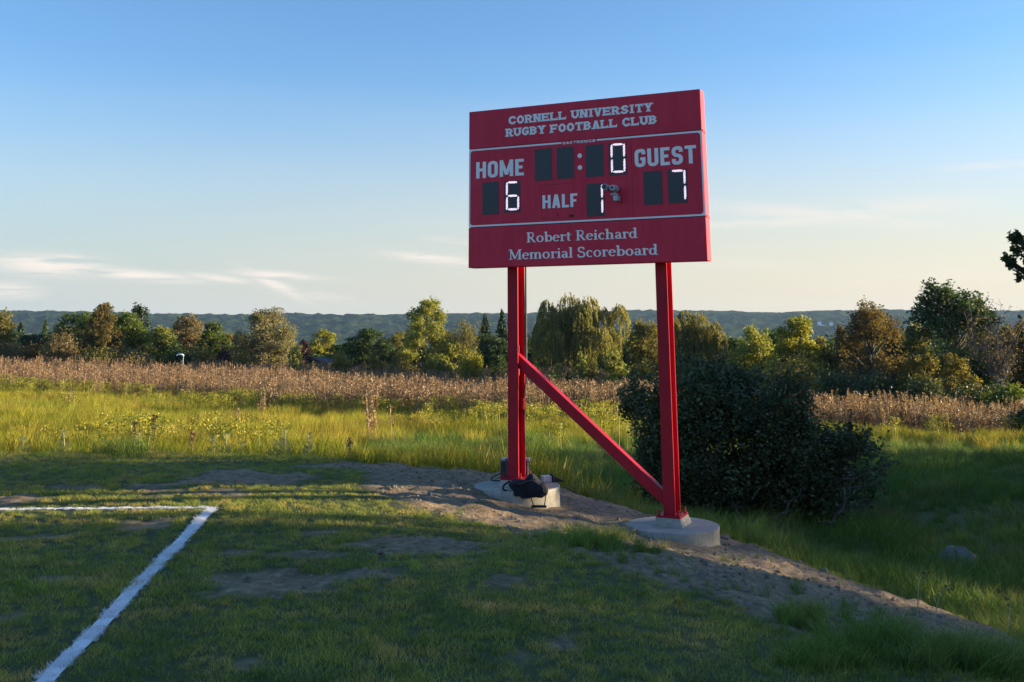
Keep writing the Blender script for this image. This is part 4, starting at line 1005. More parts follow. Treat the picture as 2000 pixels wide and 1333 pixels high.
SH = [
 ('shrub', 'brownish scrub at the left edge under the dark spruce', 18, 655, 30, 126, 'shrub', 'tan', 2500, .24),
 ('shrub', 'dull brown shrub left of the thin pine', 62, 664, 34, 124, 'shrub', 'brown', 3000, .24),
 ('shrub', 'grey-brown tall shrub below the green spreading tree', 118, 640, 30, 122, 'shrub', 'tan', 4000, .24),
 ('shrub', 'olive shrub below the rust-tinged tree', 185, 668, 38, 120, 'shrub', 'olive', 4000, .24),
 ('shrub', 'rounded grey-olive shrub right of the rust-tinged tree', 250, 672, 38, 121, 'shrub', 'tan', 4500, .24),
 ('shrub', 'green shrub below the yellowish green tree', 312, 680, 30, 124, 'shrub', 'green', 3000, .24),
 ('shrub', 'dark green rounded shrub with the white lamp in front', 352, 670, 28, 125, 'shrub', 'dark', 3500, .24),
 ('shrub', 'olive shrub right of the dark rounded shrub', 392, 668, 24, 124, 'shrub', 'olive', 3000, .24),
 ('shrub', 'dark purple shrub at the foot of the green tree left of the silvery willow', 434, 668, 11, 127, 'shrub', 'purple', 1500, .24),
 ('shrub', 'olive skirt of scrub left below the silvery willow', 470, 680, 24, 124, 'shrub', 'olive', 2500, .24),
 ('poplar_sapling', 'slim pale yellow sapling right of the silvery willow', 572, 668, 13, 122, 'column', 'lime', 2200, .22),
 ('shrub', 'grey-green shrub right of the small house', 660, 682, 18, 124, 'shrub', 'willow', 2500, .22),
 ('shrub', 'pale green shrub before the dark dense tree', 728, 680, 19, 122, 'column', 'willow', 2500, .22),
 ('shrub', 'olive shrub left below the tall pale cottonwood', 782, 690, 26, 124, 'shrub', 'olive', 2500, .22),
 ('shrub', 'green scrub below the tall pale cottonwood', 850, 694, 34, 121, 'shrub', 'green', 3000, .22),
 ('poplar_sapling', 'bright yellow-green bushy sapling left of the left post', 914, 684, 25, 116, 'shrub', 'yellow', 4200, .22),
 ('shrub', 'dark low shrub beside the foot of the left post', 962, 706, 26, 117, 'shrub', 'green', 2500, .22),
 ('poplar_sapling', 'small lit sapling just right of the brace top', 1046, 708, 10, 110, 'column', 'lime', 900, .2),
 ('poplar_sapling', 'small pale sapling left below the great willow', 1082, 706, 16, 108, 'column', 'lime', 1500, .2),
 ('poplar_sapling', 'leafy pale poplar sapling under the middle of the great willow', 1130, 684, 15, 104, 'column', 'lime', 2200, .2),
 ('poplar_sapling', 'short poplar sapling under the right half of the great willow', 1155, 704, 13, 104, 'column', 'willow', 1500, .2),
 ('poplar_sapling', 'tall leafy poplar sapling at the right foot of the great willow', 1196, 676, 23, 100, 'column', 'lime', 4500, .2),
 ('shrub', 'dark round bush in the weeds below the great willow', 1112, 727, 30, 96, 'shrub', 'dark', 4000, .18),
 ('shrub', 'low reddish-brown scrub right of the dark round bush', 1165, 748, 40, 92, 'shrub', 'rust', 1800, .18),
 ('shrub', 'green scrub at the foot of the olive tree left of the right post', 1250, 700, 34, 104, 'shrub', 'olive', 3500, .2),
 ('shrub', 'lit olive scrub between the bush and the yellow-green tree', 1540, 690, 52, 84, 'shrub', 'olive', 6000, .19),
 ('shrub', 'dark undergrowth right of the yellow-green tree', 1625, 716, 36, 76, 'shrub', 'bush', 5000, .18),
 ('shrub', 'dark undergrowth below the rounded brown tree', 1700, 722, 46, 72, 'shrub', 'bush', 6500, .18),
 ('shrub', 'yellow-lit small tree below the left side of the oak', 1795, 700, 40, 72, 'round', 'orange', 4500, .18),
 ('shrub', 'dark undergrowth below the oak', 1800, 742, 42, 68, 'shrub', 'bush', 5000, .18),
 ('shrub', 'orange-brown small tree below the right side of the oak', 1862, 706, 36, 70, 'round', 'orange', 3500, .18),
 ('shrub', 'dark undergrowth at the foot of the leafless tree', 1885, 752, 44, 64, 'shrub', 'bush', 5500, .17),
 ('shrub', 'dark undergrowth near the right edge', 1968, 742, 46, 62, 'shrub', 'green', 5500, .17),
 ('shrub', 'rounded grey-green shrub at the right edge of the weeds', 2004, 796, 30, 46, 'shrub', 'bush', 5000, .13),
]
for k, t in enumerate(SH):
    tree(t[0], t[1], 'sapling' if 'sapling' in t[0] else 'shrub', t[2], t[3], t[4], t[5], t[6], t[7], n=t[8], leaf=t[9], seed=700+k*3, group='shrubs and saplings before the treeline')

# dark woods behind that close the gaps low down: one mass nobody could count
def far_woods():
    g = np.random.default_rng(5); LPs = []; RNs = []
    for k in range(150):
        u = -120+k*15.2+g.normal()*6; y = np.interp(u, [0, 1200, 1600, 2000], [168, 160, 110, 95])+g.normal()*5
        vt = np.interp(u, [0, 60, 130, 300, 450, 480, 560, 700, 1000, 1250, 1450, 1600, 2000], [650, 655, 645, 655, 668, 665, 700, 685, 672, 662, 668, 660, 650])+g.normal()*7
        p = at_y(u, vt, y); zg = gz(p[0], y); h = max(2.0, p[2]-zg); m_ = 900
        P_ = g.normal(size=(m_, 3)); P_ /= np.linalg.norm(P_, axis=1, keepdims=True); P_ *= (.55+.5*g.random((m_, 1)))
        r = 1.9
        P_ = P_*[r, r, h*.5]+[p[0], y, zg+h*.5]; LPs.append(P_); RNs.append(np.clip(g.random(m_)*.6+g.random()*.4, 0, 1))
    P_ = np.concatenate(LPs); V, Fq = leaf_quads(P_, .42, .3, 9); o = crown_obj('woods', V, Fq, np.repeat(np.concatenate(RNs), 4), lm('dark'), None)
    tag(o, 'dark belt of woodland closing the gaps behind the treeline', kind='stuff')
far_woods()
REAR = [(-10, 640, 'green'), (62, 646, 'conifer'), (130, 634, 'olive'), (205, 628, 'green'), (262, 632, 'green'), (338, 636, 'olive'), (392, 644, 'dark'), (462, 650, 'olive'), (548, 660, 'green'), (672, 668, 'green'),
        (742, 662, 'green'), (790, 650, 'olive'), (868, 648, 'olive'), (918, 652, 'willow'), (1008, 648, 'dark'), (1060, 645, 'dark'), (1205, 652, 'dark'), (1236, 662, 'green'), (1300, 644, 'olive'), (1388, 652, 'olive'),
        (1436, 664, 'green'), (1508, 655, 'green'), (1590, 668, 'olive'), (1655, 664, 'brown'), (1742, 648, 'dark'), (1790, 640, 'olive'), (1905, 642, 'brown'), (1960, 650, 'brown')]
WORD = {'green': 'green', 'conifer': 'blackish green', 'olive': 'olive', 'dark': 'dark green', 'willow': 'pale olive', 'brown': 'brownish'}
for k, (u, vt, m_) in enumerate(REAR):
    front = min(TR, key=lambda t: abs(t[3]-u))[1].split(' ')[:4]
    y = float(np.interp(u, [0, 1200, 1450, 1600, 2000], [148, 140, 118, 100, 86]))
    tree('broadleaf_tree', '%s rear-row tree %s the %s' % (WORD[m_], 'just left behind' if min(TR, key=lambda t: abs(t[3]-u))[3] > u else 'just right behind', ' '.join(front)), 'tree', u, vt, 32, y, 'round', m_, n=4200, leaf=.28, seed=1300+k*3, group='rear row of the treeline')

# ------------------------------------------------------------------ trees beyond the right edge of the frame that shade the pitch
def big_tree(X, Y, ztop, r, seed, label, n=16000, leaf=.17, mat='dark', extra=None, kind='round'):
    zg = gz(X, Y)-.1
    return tree('maple_tree', label, 'tree', 0, ztop-zg, r, Y, kind, mat, n=n, leaf=leaf, seed=seed, x=X, extra=extra, group='maples beyond the right side of the pitch')
def copy_tree(src, loc, rz, s, label):
    c = src.copy(); COL.objects.link(c); c.location = loc; c.rotation_euler = (0, 0, rz); c.scale = (s, s, s); c['label'] = label
    for ch in src.children:
        d = ch.copy(); COL.objects.link(d); d.parent = c
    return c
mt = big_tree(17.3, 22.5, 7.2, 4.4, 901, 'broad maple whose dark leafy branch tips enter at the right edge', n=62000, leaf=.145,
    extra=[(2045, 510, 21.5, .42), (2000, 495, 21.5, .24), (1968, 517, 21.5, .13), (1980, 470, 21.4, .11), (1998, 543, 21.5, .16), (2085, 455, 21.7, .5), (2100, 545, 21.7, .5), (2150, 500, 21.9, .7)])
NTH = ('first', 'second', 'third', 'fourth', 'fifth', 'sixth', 'seventh', 'eighth', 'ninth')
for k, (X, Y, rz, s) in enumerate(((24, -17, 2.0, 1.2), (22, -6, .4, 1.15), (21, 6.0, 5.1, 1.0), (27, 3.0, 2.6, 1.05), (28.5, 9.0, 4.4, 1.0), (21.5, 28, 1.0, .62), (25, 40, 2.2, .44), (31, 47, 4.0, .42))):
    copy_tree(mt, (X, Y, gz(X, Y)-.1), rz, s, 'maple off to the right of the pitch, '+NTH[k]+' from the near end')
tree('maple_tree', 'slimmer maple off to the right, level with the footings', 'tree', 0, 8.2, 2.5, 16.1, 'round', 'dark', n=14000, leaf=.2, seed=933, x=21, group='maples beyond the right side of the pitch')
tree('maple_tree', 'unseen thin maple with sparse leaves, added to filter the sun right of the footings', 'tree', 0, 7.6, 1.7, 10.9, 'open', 'olive', n=2600, leaf=.2, seed=937, x=23.5, group='maples beyond the right side of the pitch')  # unseen tree put in the gap to dim the sunlit strip of turf
hs = tree('shrub', 'hedge shrub right of the ditch, first from the near end', 'shrub', 0, 3.9, 2.3, 5.0, 'shrub', 'dark', n=6000, leaf=.16, seed=950, x=18, group='unseen hedge shrubs added to shade the ditch')  # unseen low hedge added to keep the sun off the ditch and bank
for k, (X, Y, s) in enumerate(((17.6, 8.4, 1.1), (18.4, 11.6, .6), (17.7, 16.4, .9), (18.6, 18.2, 1.1), (18.0, 21.4, 1.4), (19.0, 25, 1.4), (21.5, 32, 1.2))):
    copy_tree(hs, (X, Y, gz(X, Y)-.1), k*1.3, s, 'hedge shrub right of the ditch, '+NTH[k+1]+' from the near end')

# ------------------------------------------------------------------ big dark bush behind the right post
def big_bush():
    y0 = 21.0; c = at_y(1462, 1030, y0); zg = gz(c[0], y0); root = empty('bush', (c[0], y0, zg))
    tag(root, 'big dark green thicket behind the right post, with dead branches at its foot', 'bush')
    g = np.random.default_rng(77); px = y0/2000/cos(PITCH)
    # silhouette lobes in photo pixels: u, v, half width, half height
    LB = [(1405, 796, 80, 72), (1330, 800, 70, 90), (1280, 860, 48, 85), (1475, 800, 60, 62), (1385, 880, 120, 110), (1500, 880, 95, 95), (1330, 950, 70, 75), (1430, 970, 110, 70),
          (1560, 900, 75, 75), (1600, 950, 70, 60), (1540, 985, 80, 50), (1650, 905, 60, 38), (1700, 890, 38, 20), (1392, 748, 46, 38), (1448, 765, 40, 34), (1335, 785, 42, 42), (1590, 905, 60, 50), (1270, 905, 40, 60), (1560, 865, 55, 50), (1250, 800, 26, 40), (1640, 860, 40, 26), (1525, 800, 45, 60)]
    LP = []; RN = []; wood = MB()
    for i, (u, v, hw, hh) in enumerate(LB):
        p = at_y(u, v, y0); lc = np.array([p[0]-c[0], g.normal()*.7, p[2]-zg]); rad = np.array([hw*px, max(.5, hw*px*.9), hh*px])
        nc = 70; d = g.normal(size=(nc, 3)); d /= np.linalg.norm(d, axis=1, keepdims=True); cc = lc+d*rad*(.35+.65*g.random((nc, 1))**.5); cb = g.random(nc)
        m_ = int((4600 if u < 1540 else 1900)*(hw*hh)/(80*80))+400; idx = g.integers(0, nc, m_)
        P_ = cc[idx]+g.normal(size=(m_, 3))*rad*.15; keep = P_[:, 2] > .05+.25*g.random(m_)
        LP.append(P_[keep]); RN.append(np.clip(.6*cb[idx]+.4*g.random(m_), 0, 1)[keep])
        for k in range(7):
            q = cc[k]; grow(wood, (lc[0]*.45+g.normal()*.3, g.normal()*.3, .0), q, .028, .006, 300+i*9+k, 6, .07, 5)
        for k in range(26):     # whippy shoots standing out of the outline
            q = cc[g.integers(nc)]; e = q+(q-lc)*.45+np.array([0, 0, .35*g.random()]); grow(wood, q, e, .006, .002, 900+i*20+k, 4, .05, 3)
            s = np.linspace(.2, 1, 9)[:, None]; LP.append(q+(e-q)*s+g.normal(size=(9, 3))*.04); RN.append(g.random(9))
    P_ = np.concatenate(LP); V, Fq = leaf_quads(P_, .085, .35, 5, .55); crown_obj('foliage', V, Fq, np.repeat(np.concatenate(RN), 4), lm('bush'), root)
    for k, (u1, v1, u2, v2, r_) in enumerate([(1612, 1030, 1650, 975, .035), (1505, 1020, 1560, 960, .022), (1630, 1010, 1665, 930, .02), (1590, 1025, 1700, 1010, .014), (1450, 1030, 1420, 970, .02), (1650, 960, 1735, 930, .012), (1640, 940, 1740, 905, .01)]):
        a = at_y(u1, v1, y0-1.6); b_ = at_y(u2, v2, y0-1.1)
        grow(wood, a-np.array([c[0], y0, zg]), b_-np.array([c[0], y0, zg]), r_, r_*.4, 40+k, 6, .04, 5)
        for j in range(6):
            s = .3+.7*g.random(); q = a+(b_-a)*s-np.array([c[0], y0, zg]); grow(wood, q, q+g.normal(size=3)*[.3, .1, .25], r_*.4, .003, 60+k*8+j, 4, .06, 4)
    wood_obj('branches', wood, M_bark, root)
big_bush()

# ------------------------------------------------------------------ grass and weeds: instanced clumps
LIB = bpy.data.collections.new('plant_library')          # not linked to the scene
def blades(n, rad, h, w, lean, seed, seg=2, hvar=.5, base=None, square=False):
    g = np.random.default_rng(seed)
    if square: bx, by = (g.random(n)-.5)*2*rad, (g.random(n)-.5)*2*rad
    else: a = g.random(n)*2*pi; q = np.sqrt(g.random(n))*rad; bx, by = np.cos(a)*q, np.sin(a)*q
    hh = h*(1-hvar*g.random(n)); ang = g.random(n)*2*pi; ln = lean*(.3+g.random(n))*hh; fa = g.random(n)*2*pi
    V = []; T = []; levels = seg+1
    for k in range(levels):
        t = k/seg; cx_ = bx+np.cos(ang)*ln*t**1.8; cy_ = by+np.sin(ang)*ln*t**1.8; z = hh*t*(1-.12*t*lean)-.01
        ww = w*(1-t)**.6*.5*(.7+.6*g.random(n)) if k < seg else np.zeros(n)
        V.append(np.stack([cx_+np.cos(fa)*ww, cy_+np.sin(fa)*ww, z], 1)); V.append(np.stack([cx_-np.cos(fa)*ww, cy_-np.sin(fa)*ww, z], 1)); T += [t, t]
    V = np.stack(V, 1)          # n, 2*levels, 3
    tip = np.tile(np.array(T), (n, 1)).ravel(); rn = np.repeat(g.random(n), 2*levels)
    o = np.arange(n)[:, None]*2*levels; Fq = np.concatenate([np.stack([o[:, 0]+2*k, o[:, 0]+2*k+1, o[:, 0]+2*k+3, o[:, 0]+2*k+2], 1) for k in range(seg)])
    return V.reshape(-1, 3), Fq, rn, tip
def lib_blades(name, mat, *a, **k):
    V, Fq, rn, tip = blades(*a, **k); me = mesh_np(name, V, Fq, {'rnd': rn, 'tip': tip}); me.materials.append(mat)
    o = bpy.data.objects.new(name, me); return o
def lib_coll(name, objs):
    c = bpy.data.collections.new(name)
    for o in objs: c.objects.link(o)
    return c
def scatter(name, coll, P, scale, label, kind='stuff', tilt=0.0, seed=1):
    P = np.asarray(P, np.float32); n = len(P); g = np.random.default_rng(seed)
    me = bpy.data.meshes.new(name); me.vertices.add(n); me.vertices.foreach_set('co', P.ravel())
    for nm, arr in (('sc', np.broadcast_to(scale, (n,))), ('rz', g.random(n)*6.283), ('tx', g.normal(size=n)*tilt), ('ty', g.normal(size=n)*tilt)):
        a = me.attributes.new(nm, 'FLOAT', 'POINT'); a.data.foreach_set('value', np.ascontiguousarray(arr, np.float32))
    a = me.attributes.new('ix', 'INT', 'POINT'); a.data.foreach_set('value', g.integers(0, len(coll.objects), n).astype(np.int32))
    o = bpy.data.objects.new(name, me); COL.objects.link(o)
    ng = bpy.data.node_groups.new(name+'_scatter', 'GeometryNodeTree')
    ng.interface.new_socket('Geometry', in_out='INPUT', socket_type='NodeSocketGeometry'); ng.interface.new_socket('Geometry', in_out='OUTPUT', socket_type='NodeSocketGeometry')
    N = ng.nodes; L_ = ng.links; gi = N.new('NodeGroupInput'); go = N.new('NodeGroupOutput'); ip = N.new('GeometryNodeInstanceOnPoints'); ci = N.new('GeometryNodeCollectionInfo')
    ci.inputs['Collection'].default_value = coll; ci.inputs['Separate Children'].default_value = True; ci.inputs['Reset Children'].default_value = True
    def na(nm, ty='FLOAT'):
        x = N.new('GeometryNodeInputNamedAttribute'); x.data_type = ty; x.inputs['Name'].default_value = nm; return x.outputs['Attribute']
    cr = N.new('ShaderNodeCombineXYZ'); L_.new(na('tx'), cr.inputs[0]); L_.new(na('ty'), cr.inputs[1]); L_.new(na('rz'), cr.inputs[2])
    L_.new(gi.outputs[0], ip.inputs['Points']); L_.new(ci.outputs[0], ip.inputs['Instance']); ip.inputs['Pick Instance'].default_value = True
    L_.new(na('ix', 'INT'), ip.inputs['Instance Index']); L_.new(cr.outputs[0], ip.inputs['Rotation'])
    L_.new(na('sc'), ip.inputs['Scale']); L_.new(ip.outputs[0], go.inputs[0])
    md = o.modifiers.new('scatter', 'NODES'); md.node_group = ng
    tag(o, label, kind=kind); return o

def frustum_pts(y0, y1, space, margin=2.5, seed=0, grow_=0.0):
    """jittered points over the wedge of ground the camera sees, spacing grows with distance"""
    g = np.random.default_rng(seed); out = []; y = y0
    while y < y1:
        s = space*(1+grow_*(y-y0)); hw = y*.53+margin; x = np.arange(-hw, hw, s)
        out.append(np.stack([x+(g.random(len(x))-.5)*s*1.1, y+(g.random(len(x))-.5)*s*1.1], 1)); y += s
    return np.concatenate(out)

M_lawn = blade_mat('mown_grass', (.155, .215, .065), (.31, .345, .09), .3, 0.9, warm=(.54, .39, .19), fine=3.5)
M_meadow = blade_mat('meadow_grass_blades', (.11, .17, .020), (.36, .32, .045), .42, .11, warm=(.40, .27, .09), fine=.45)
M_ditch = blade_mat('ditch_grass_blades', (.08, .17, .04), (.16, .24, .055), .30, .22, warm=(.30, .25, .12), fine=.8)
M_dry = plain('dry_stalk', (.20, .12, .075), .9, 0, .3, 3)
M_paint = plain('white_line_paint', (.72, .74, .78), .8, 0, .12, 30)
M_stalk = leaf_mat('seed_heads', [(0, (.11, .070, .040)), (.5, (.27, .175, .105)), (1, (.50, .36, .23))], .25)
M_gold = leaf_mat('goldenrod_flowers', [(0, (.12, .16, .03)), (.5, (.25, .26, .04)), (.7, (.40, .34, .04)), (1, (.50, .40, .05))], .3)

LINE_A = at_z(70, 1345, 0.0); LINE_C = at_z(408, 995, 0.0); LINE_D = at_z(-700, 986, 0.0)
def line_dist(x, y):
    best = np.full(x.shape, 1e9)
    dirn = (LINE_A-LINE_C)/np.linalg.norm(LINE_A-LINE_C)
    for a, b in ((LINE_C, LINE_A+dirn*3), (LINE_C, LINE_D)):
        dx, dy = b[0]-a[0], b[1]-a[1]; t = np.clip(((x-a[0])*dx+(y-a[1])*dy)/(dx*dx+dy*dy), 0, 1)
        best = np.minimum(best, np.hypot(x-a[0]-t*dx, y-a[1]-t*dy))
    return best

def lawn():
    P = frustum_pts(2.2, 15.0, .085, 1.6, 3, .045); x, y = P[:, 0], P[:, 1]
    o = outside(x, y); dm = dirt_mask(x, y); ld = line_dist(x, y)
    keep = (o < .25) & (dm < .16+.6*rng.random(len(x))**3) & (ld > .055+.02*rng.random(len(x)))
    x, y = x[keep], y[keep]; z = ground_z(x, y)
    tuft = .75+.7*fbm(x*2.3, y*2.3, 3, 50)
    edge = smooth((outside(x, y)+.5)/.5)*.8*(x < -1)
    s = (.62+.85*(fbm(x*1.1, y*1.1, 3, 51))+edge)*tuft*.8*(1-.35*dm[keep])
    c = lib_coll('lawn_lib', [lib_blades('lawn_tuft', M_lawn, 75, .075, .055, .0042, .8, 10+i, 2, .6, square=False) for i in range(6)])
    scatter('lawn_grass', c, np.stack([x, y, z], 1), s, 'short worn green grass covering the pitch', seed=2)
lawn()
def painted_line():
    root = empty('touchline_marking', (LINE_C[0], LINE_C[1], 0)); tag(root, kind='structure'); root['label'] = 'white painted corner of the pitch lines on the grass'
    g = np.random.default_rng(8); mb = MB(); pts = []; sc_l = []
    dirn = (LINE_A-LINE_C); dirn[2] = 0; dirn /= np.linalg.norm(dirn); d2 = (LINE_D-LINE_C); d2[2] = 0; d2 /= np.linalg.norm(d2)
    for d, Lg, w in ((dirn, 11.0, .088), (d2, 12.0, .055)):
        nn = np.array([-d[1], d[0], 0]); n = int(Lg/.03); s = np.arange(n)*.03
        wl = w*(.80+.3*fbm(s*2.5, s*0, 3, 3)); wr = w*(.80+.3*fbm(s*2.5, s*0+9, 3, 4))
        A_ = LINE_C+d*s[:, None]+nn*wl[:, None]/2; B_ = LINE_C+d*s[:, None]-nn*wr[:, None]/2
        for Q in (A_, B_): Q[:, 2] = ground_z(Q[:, 0], Q[:, 1])+.006
        V = np.concatenate([A_, B_]); mb.add(V, [(i, i+n, i+n+1, i+1) for i in range(n-1)])
        m_ = int(Lg/.03*3.2); t = g.random(m_)*Lg; o_ = (g.random(m_)-.5)*w*1.0; q = LINE_C+d*t[:, None]+nn*o_[:, None]; pts.append(q)
    P = np.concatenate(pts); P[:, 2] = ground_z(P[:, 0], P[:, 1]); ok = fbm(P[:, 0]*4, P[:, 1]*4, 2, 70) > .24
    P = P[ok]
    mb.build('paint_strip', M_paint, root, M=Matrix.Translation((-LINE_C[0], -LINE_C[1], 0)))
    c = lib_coll('paint_lib', [lib_blades('painted_tuft', M_paint, 60, .022, .034, .0042, .8, 60+i, 2, .6) for i in range(4)])
    o = scatter('painted_grass', c, P-[LINE_C[0], LINE_C[1], 0], .6+.6*g.random(len(P)), 'grass blades coated with white line paint', seed=4)
    o.parent = root
painted_line()

def brown_amount(x, y):
    """how far the dry brown weeds take over from the green meadow (world positions)"""
    n = (fbm(x*.055, y*.09, 4, 90)-.5)
    near_edge = np.interp(x, [-60, -35, -20, -11, 0, 6, 12, 22, 26, 34], [100, 90, 72, 58, 54, 48, 49, 50, 44, 38]) + n*26
    far = np.interp(x, [-90, 0, 12, 24, 40], [400, 400, 96, 66, 56])
    return smooth((y-near_edge+3)/11.0)*smooth((far-y)/4)
def meadow():
    g = np.random.default_rng(33)
    P = frustum_pts(5.0, 44, .23, 4, 5, .035); x, y = P[:, 0], P[:, 1]
    Q = frustum_pts(44, 150, .55, 8, 6, .012); x = np.r_[x, Q[:, 0]]; y = np.r_[y, Q[:, 1]]
    o = outside(x, y); keep = (o > .12) & ~((y > 100) & (x > 25)) & (dirt_mask(x, y) < .5)
    x, y, o = x[keep], y[keep], o[keep]; z = ground_z(x, y, False); br = brown_amount(x, y)
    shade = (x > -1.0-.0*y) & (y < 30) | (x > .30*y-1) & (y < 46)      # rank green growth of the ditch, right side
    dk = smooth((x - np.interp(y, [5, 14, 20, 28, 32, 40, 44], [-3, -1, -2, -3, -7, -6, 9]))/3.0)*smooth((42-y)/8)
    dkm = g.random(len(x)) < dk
    hgt = .55+.75*fbm(x*.5, y*.5, 3, 60); hgt *= smooth((o+.1)/2.0)*.8+np.where(x > 1, .22, .38); hgt *= np.where(y > 44, .95, 1.0)*(.6+.8*vnoise(x*1.1, y*.7, 61))
    hgt = hgt*np.clip((y/13.0), .6, 1)*np.where((x < 0) & (y < 30), .8, 1)
    # keep the long growth low where the bank meets the pitch
    c1 = lib_coll('meadow_lib', [lib_blades('meadow_tuft', M_meadow, 58, .22, .62, .013, .45, 30+i, 2, .6) for i in range(6)])
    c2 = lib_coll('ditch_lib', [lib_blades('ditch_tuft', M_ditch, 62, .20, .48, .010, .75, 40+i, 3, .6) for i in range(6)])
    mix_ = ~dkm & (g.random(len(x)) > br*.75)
    scatter('meadow_grass', c1, np.stack([x, y, z], 1)[mix_], hgt[mix_]*1.05, 'long sunlit yellow-green grass of the meadow beyond the pitch', seed=5, tilt=.06)
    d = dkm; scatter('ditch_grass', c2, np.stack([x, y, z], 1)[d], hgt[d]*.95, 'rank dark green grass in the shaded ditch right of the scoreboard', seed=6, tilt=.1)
    # dry weeds
    def weed(seed, n, h, mat_head, gold=False):
        g2 = np.random.default_rng(seed); V = []; Fq = []; rn = []; k0 = 0
        for i in range(n):
            a = g2.random()*6.28; q = sqrt(g2.random())*.45; bx, by = cos(a)*q, sin(a)*q; hh = h*(.7+.45*g2.random()); lx, ly = g2.normal()*.06, g2.normal()*.06
            w = .014
            fa = g2.random()*3.14; cx_, sx_ = cos(fa)*w, sin(fa)*w
            V += [(bx-cx_, by-sx_, 0), (bx+cx_, by+sx_, 0), (bx+lx+cx_*.5, by+ly+sx_*.5, hh), (bx+lx-cx_*.5, by+ly-sx_*.5, hh)]; Fq.append((k0, k0+1, k0+2, k0+3)); rn += [.3+.4*g2.random()]*4; k0 += 4
            m_ = 26 if not gold else 40; t = (.35+.65*g2.random(m_)) if not gold else (.78+.22*g2.random(m_)); sp_ = .055*(1.25-t) if not gold else .09
            PP = np.stack([bx+lx*t+g2.normal(size=m_)*(sp_+.012), by+ly*t+g2.normal(size=m_)*(sp_+.012), hh*t], 1)
            v, f = leaf_quads(PP, .085 if not gold else .055, 0, seed*100+i, .75); V += [tuple(p) for p in v]; Fq += [tuple(q_+k0) for q_ in f]; rn += list(np.repeat(g2.random(m_)*.8+.2*g2.random(), 4)); k0 += len(v)
        me = mesh_np('weed_clump', np.array(V), np.array(Fq), {'rnd': np.array(rn)}); me.materials.append(mat_head)
        return bpy.data.objects.new('weed_clump', me)
    cw = lib_coll('weed_lib', [weed(200+i, 9, 1.5, M_stalk) for i in range(6)])
    Q = frustum_pts(34, 142, .62, 8, 9, .006); x, y = Q[:, 0], Q[:, 1]; br = brown_amount(x, y)
    keep = (g.random(len(x)) < br*.80+.004) & ~((y > 100) & (x > 25)) ; x, y = x[keep], y[keep]; z = ground_z(x, y, False)
    s = (.55+.5*fbm(x*.2, y*.2, 3, 66)+.5*g.random(len(x))**2)*np.where(x > 10, .9, 1)
    scatter('dry_weeds', cw, np.stack([x, y, z], 1), s, 'reddish brown dried weeds standing in a band across the far meadow', seed=7, tilt=.05)
    cg = lib_coll('gold_lib', [weed(300+i, 7, .95, M_gold, True) for i in range(4)])
    Q = frustum_pts(30, 105, .9, 6, 12, .0); x, y = Q[:, 0], Q[:, 1]; br = brown_amount(x, y)
    n = fbm(x*.12, y*.12, 3, 99); keep = (n > .66) & (br < .6) & (g.random(len(x)) < .5) | (g.random(len(x)) < .02) | ((np.abs(br-.4) < .35) & (n > .50) & (x < 0) & (g.random(len(x)) < .5)); x, y = x[keep], y[keep]; z = ground_z(x, y, False)
    scatter('goldenrod', cg, np.stack([x, y, z], 1), .8+.4*g.random(len(x)), 'yellow goldenrod scattered through the meadow', seed=8, tilt=.05)
meadow()

# tufts and weeds on the dirt bank and along its lower edge
def bank_tufts():
    g = np.random.default_rng(21); P = []; S_ = []
    spots = [(1150, 1065, 90, 18, 100, .75), (1225, 1085, 80, 18, 60, .6), (1075, 1060, 60, 14, 30, .5), (1560, 1218, 90, 22, 60, .7), (1700, 1265, 110, 26, 90, .8), (1870, 1305, 110, 26, 120, 1.0),
             (1620, 1300, 120, 24, 60, .7), (1960, 1320, 60, 20, 60, 1.2), (1420, 1100, 90, 22, 12, .4), (1560, 1150, 80, 25, 12, .5), (1740, 1210, 90, 25, 18, .5), (1300, 1125, 90, 20, 14, .4), (880, 1000, 120, 16, 20, .3), (1400, 1160, 90, 18, 16, .4)]
    for (u, v, hu, hv, n, s) in spots:
        for k in range(n):
            uu, vv = u+g.normal()*hu*.5, v+g.normal()*hv*.5; z = -.3
            for _ in range(4): p = at_z(uu, vv, z); z = gz(p[0], p[1])
            if p[1] < 2.5 or outside(np.array([p[0]]), np.array([p[1]]))[0] > .3: continue
            P.append((p[0], p[1], z)); S_.append(s*(.45+.6*g.random()))
    c = lib_coll('bank_lib', [lib_blades('bank_tuft', M_ditch, 34, .07, .26, .0055, .8, 80+i, 3, .6) for i in range(5)])
    scatter('bank_grass', c, P, np.array(S_), 'loose tufts of long green grass on the bare earth bank', seed=9, tilt=.12)
    # straw and dead stems
    m_ = 500; x = -2+7*g.random(m_); y = 6+7*g.random(m_); dm = dirt_mask(x, y); k = (dm > .6) & (outside(x, y) < 0); x, y = x[k], y[k]
    z = ground_z(x, y)
    mb = MB()
    for i in range(len(x)):
        a = g.random()*6.3; L_ = .03+.10*g.random()**2; w = .0025; dx, dy = cos(a)*L_, sin(a)*L_
        mb.add([(x[i]-dy*w/L_, y[i]+dx*w/L_, z[i]+.006), (x[i]+dy*w/L_, y[i]-dx*w/L_, z[i]+.006), (x[i]+dx, y[i]+dy, z[i]+.01+.02*g.random())], [(0, 1, 2)])
    tag(mb.build('straw', M_strawm), 'bits of pale straw lying on the bare earth', kind='stuff')
M_strawm = plain('straw', (.42, .34, .20), .9, 0, .25, 9)
bank_tufts()

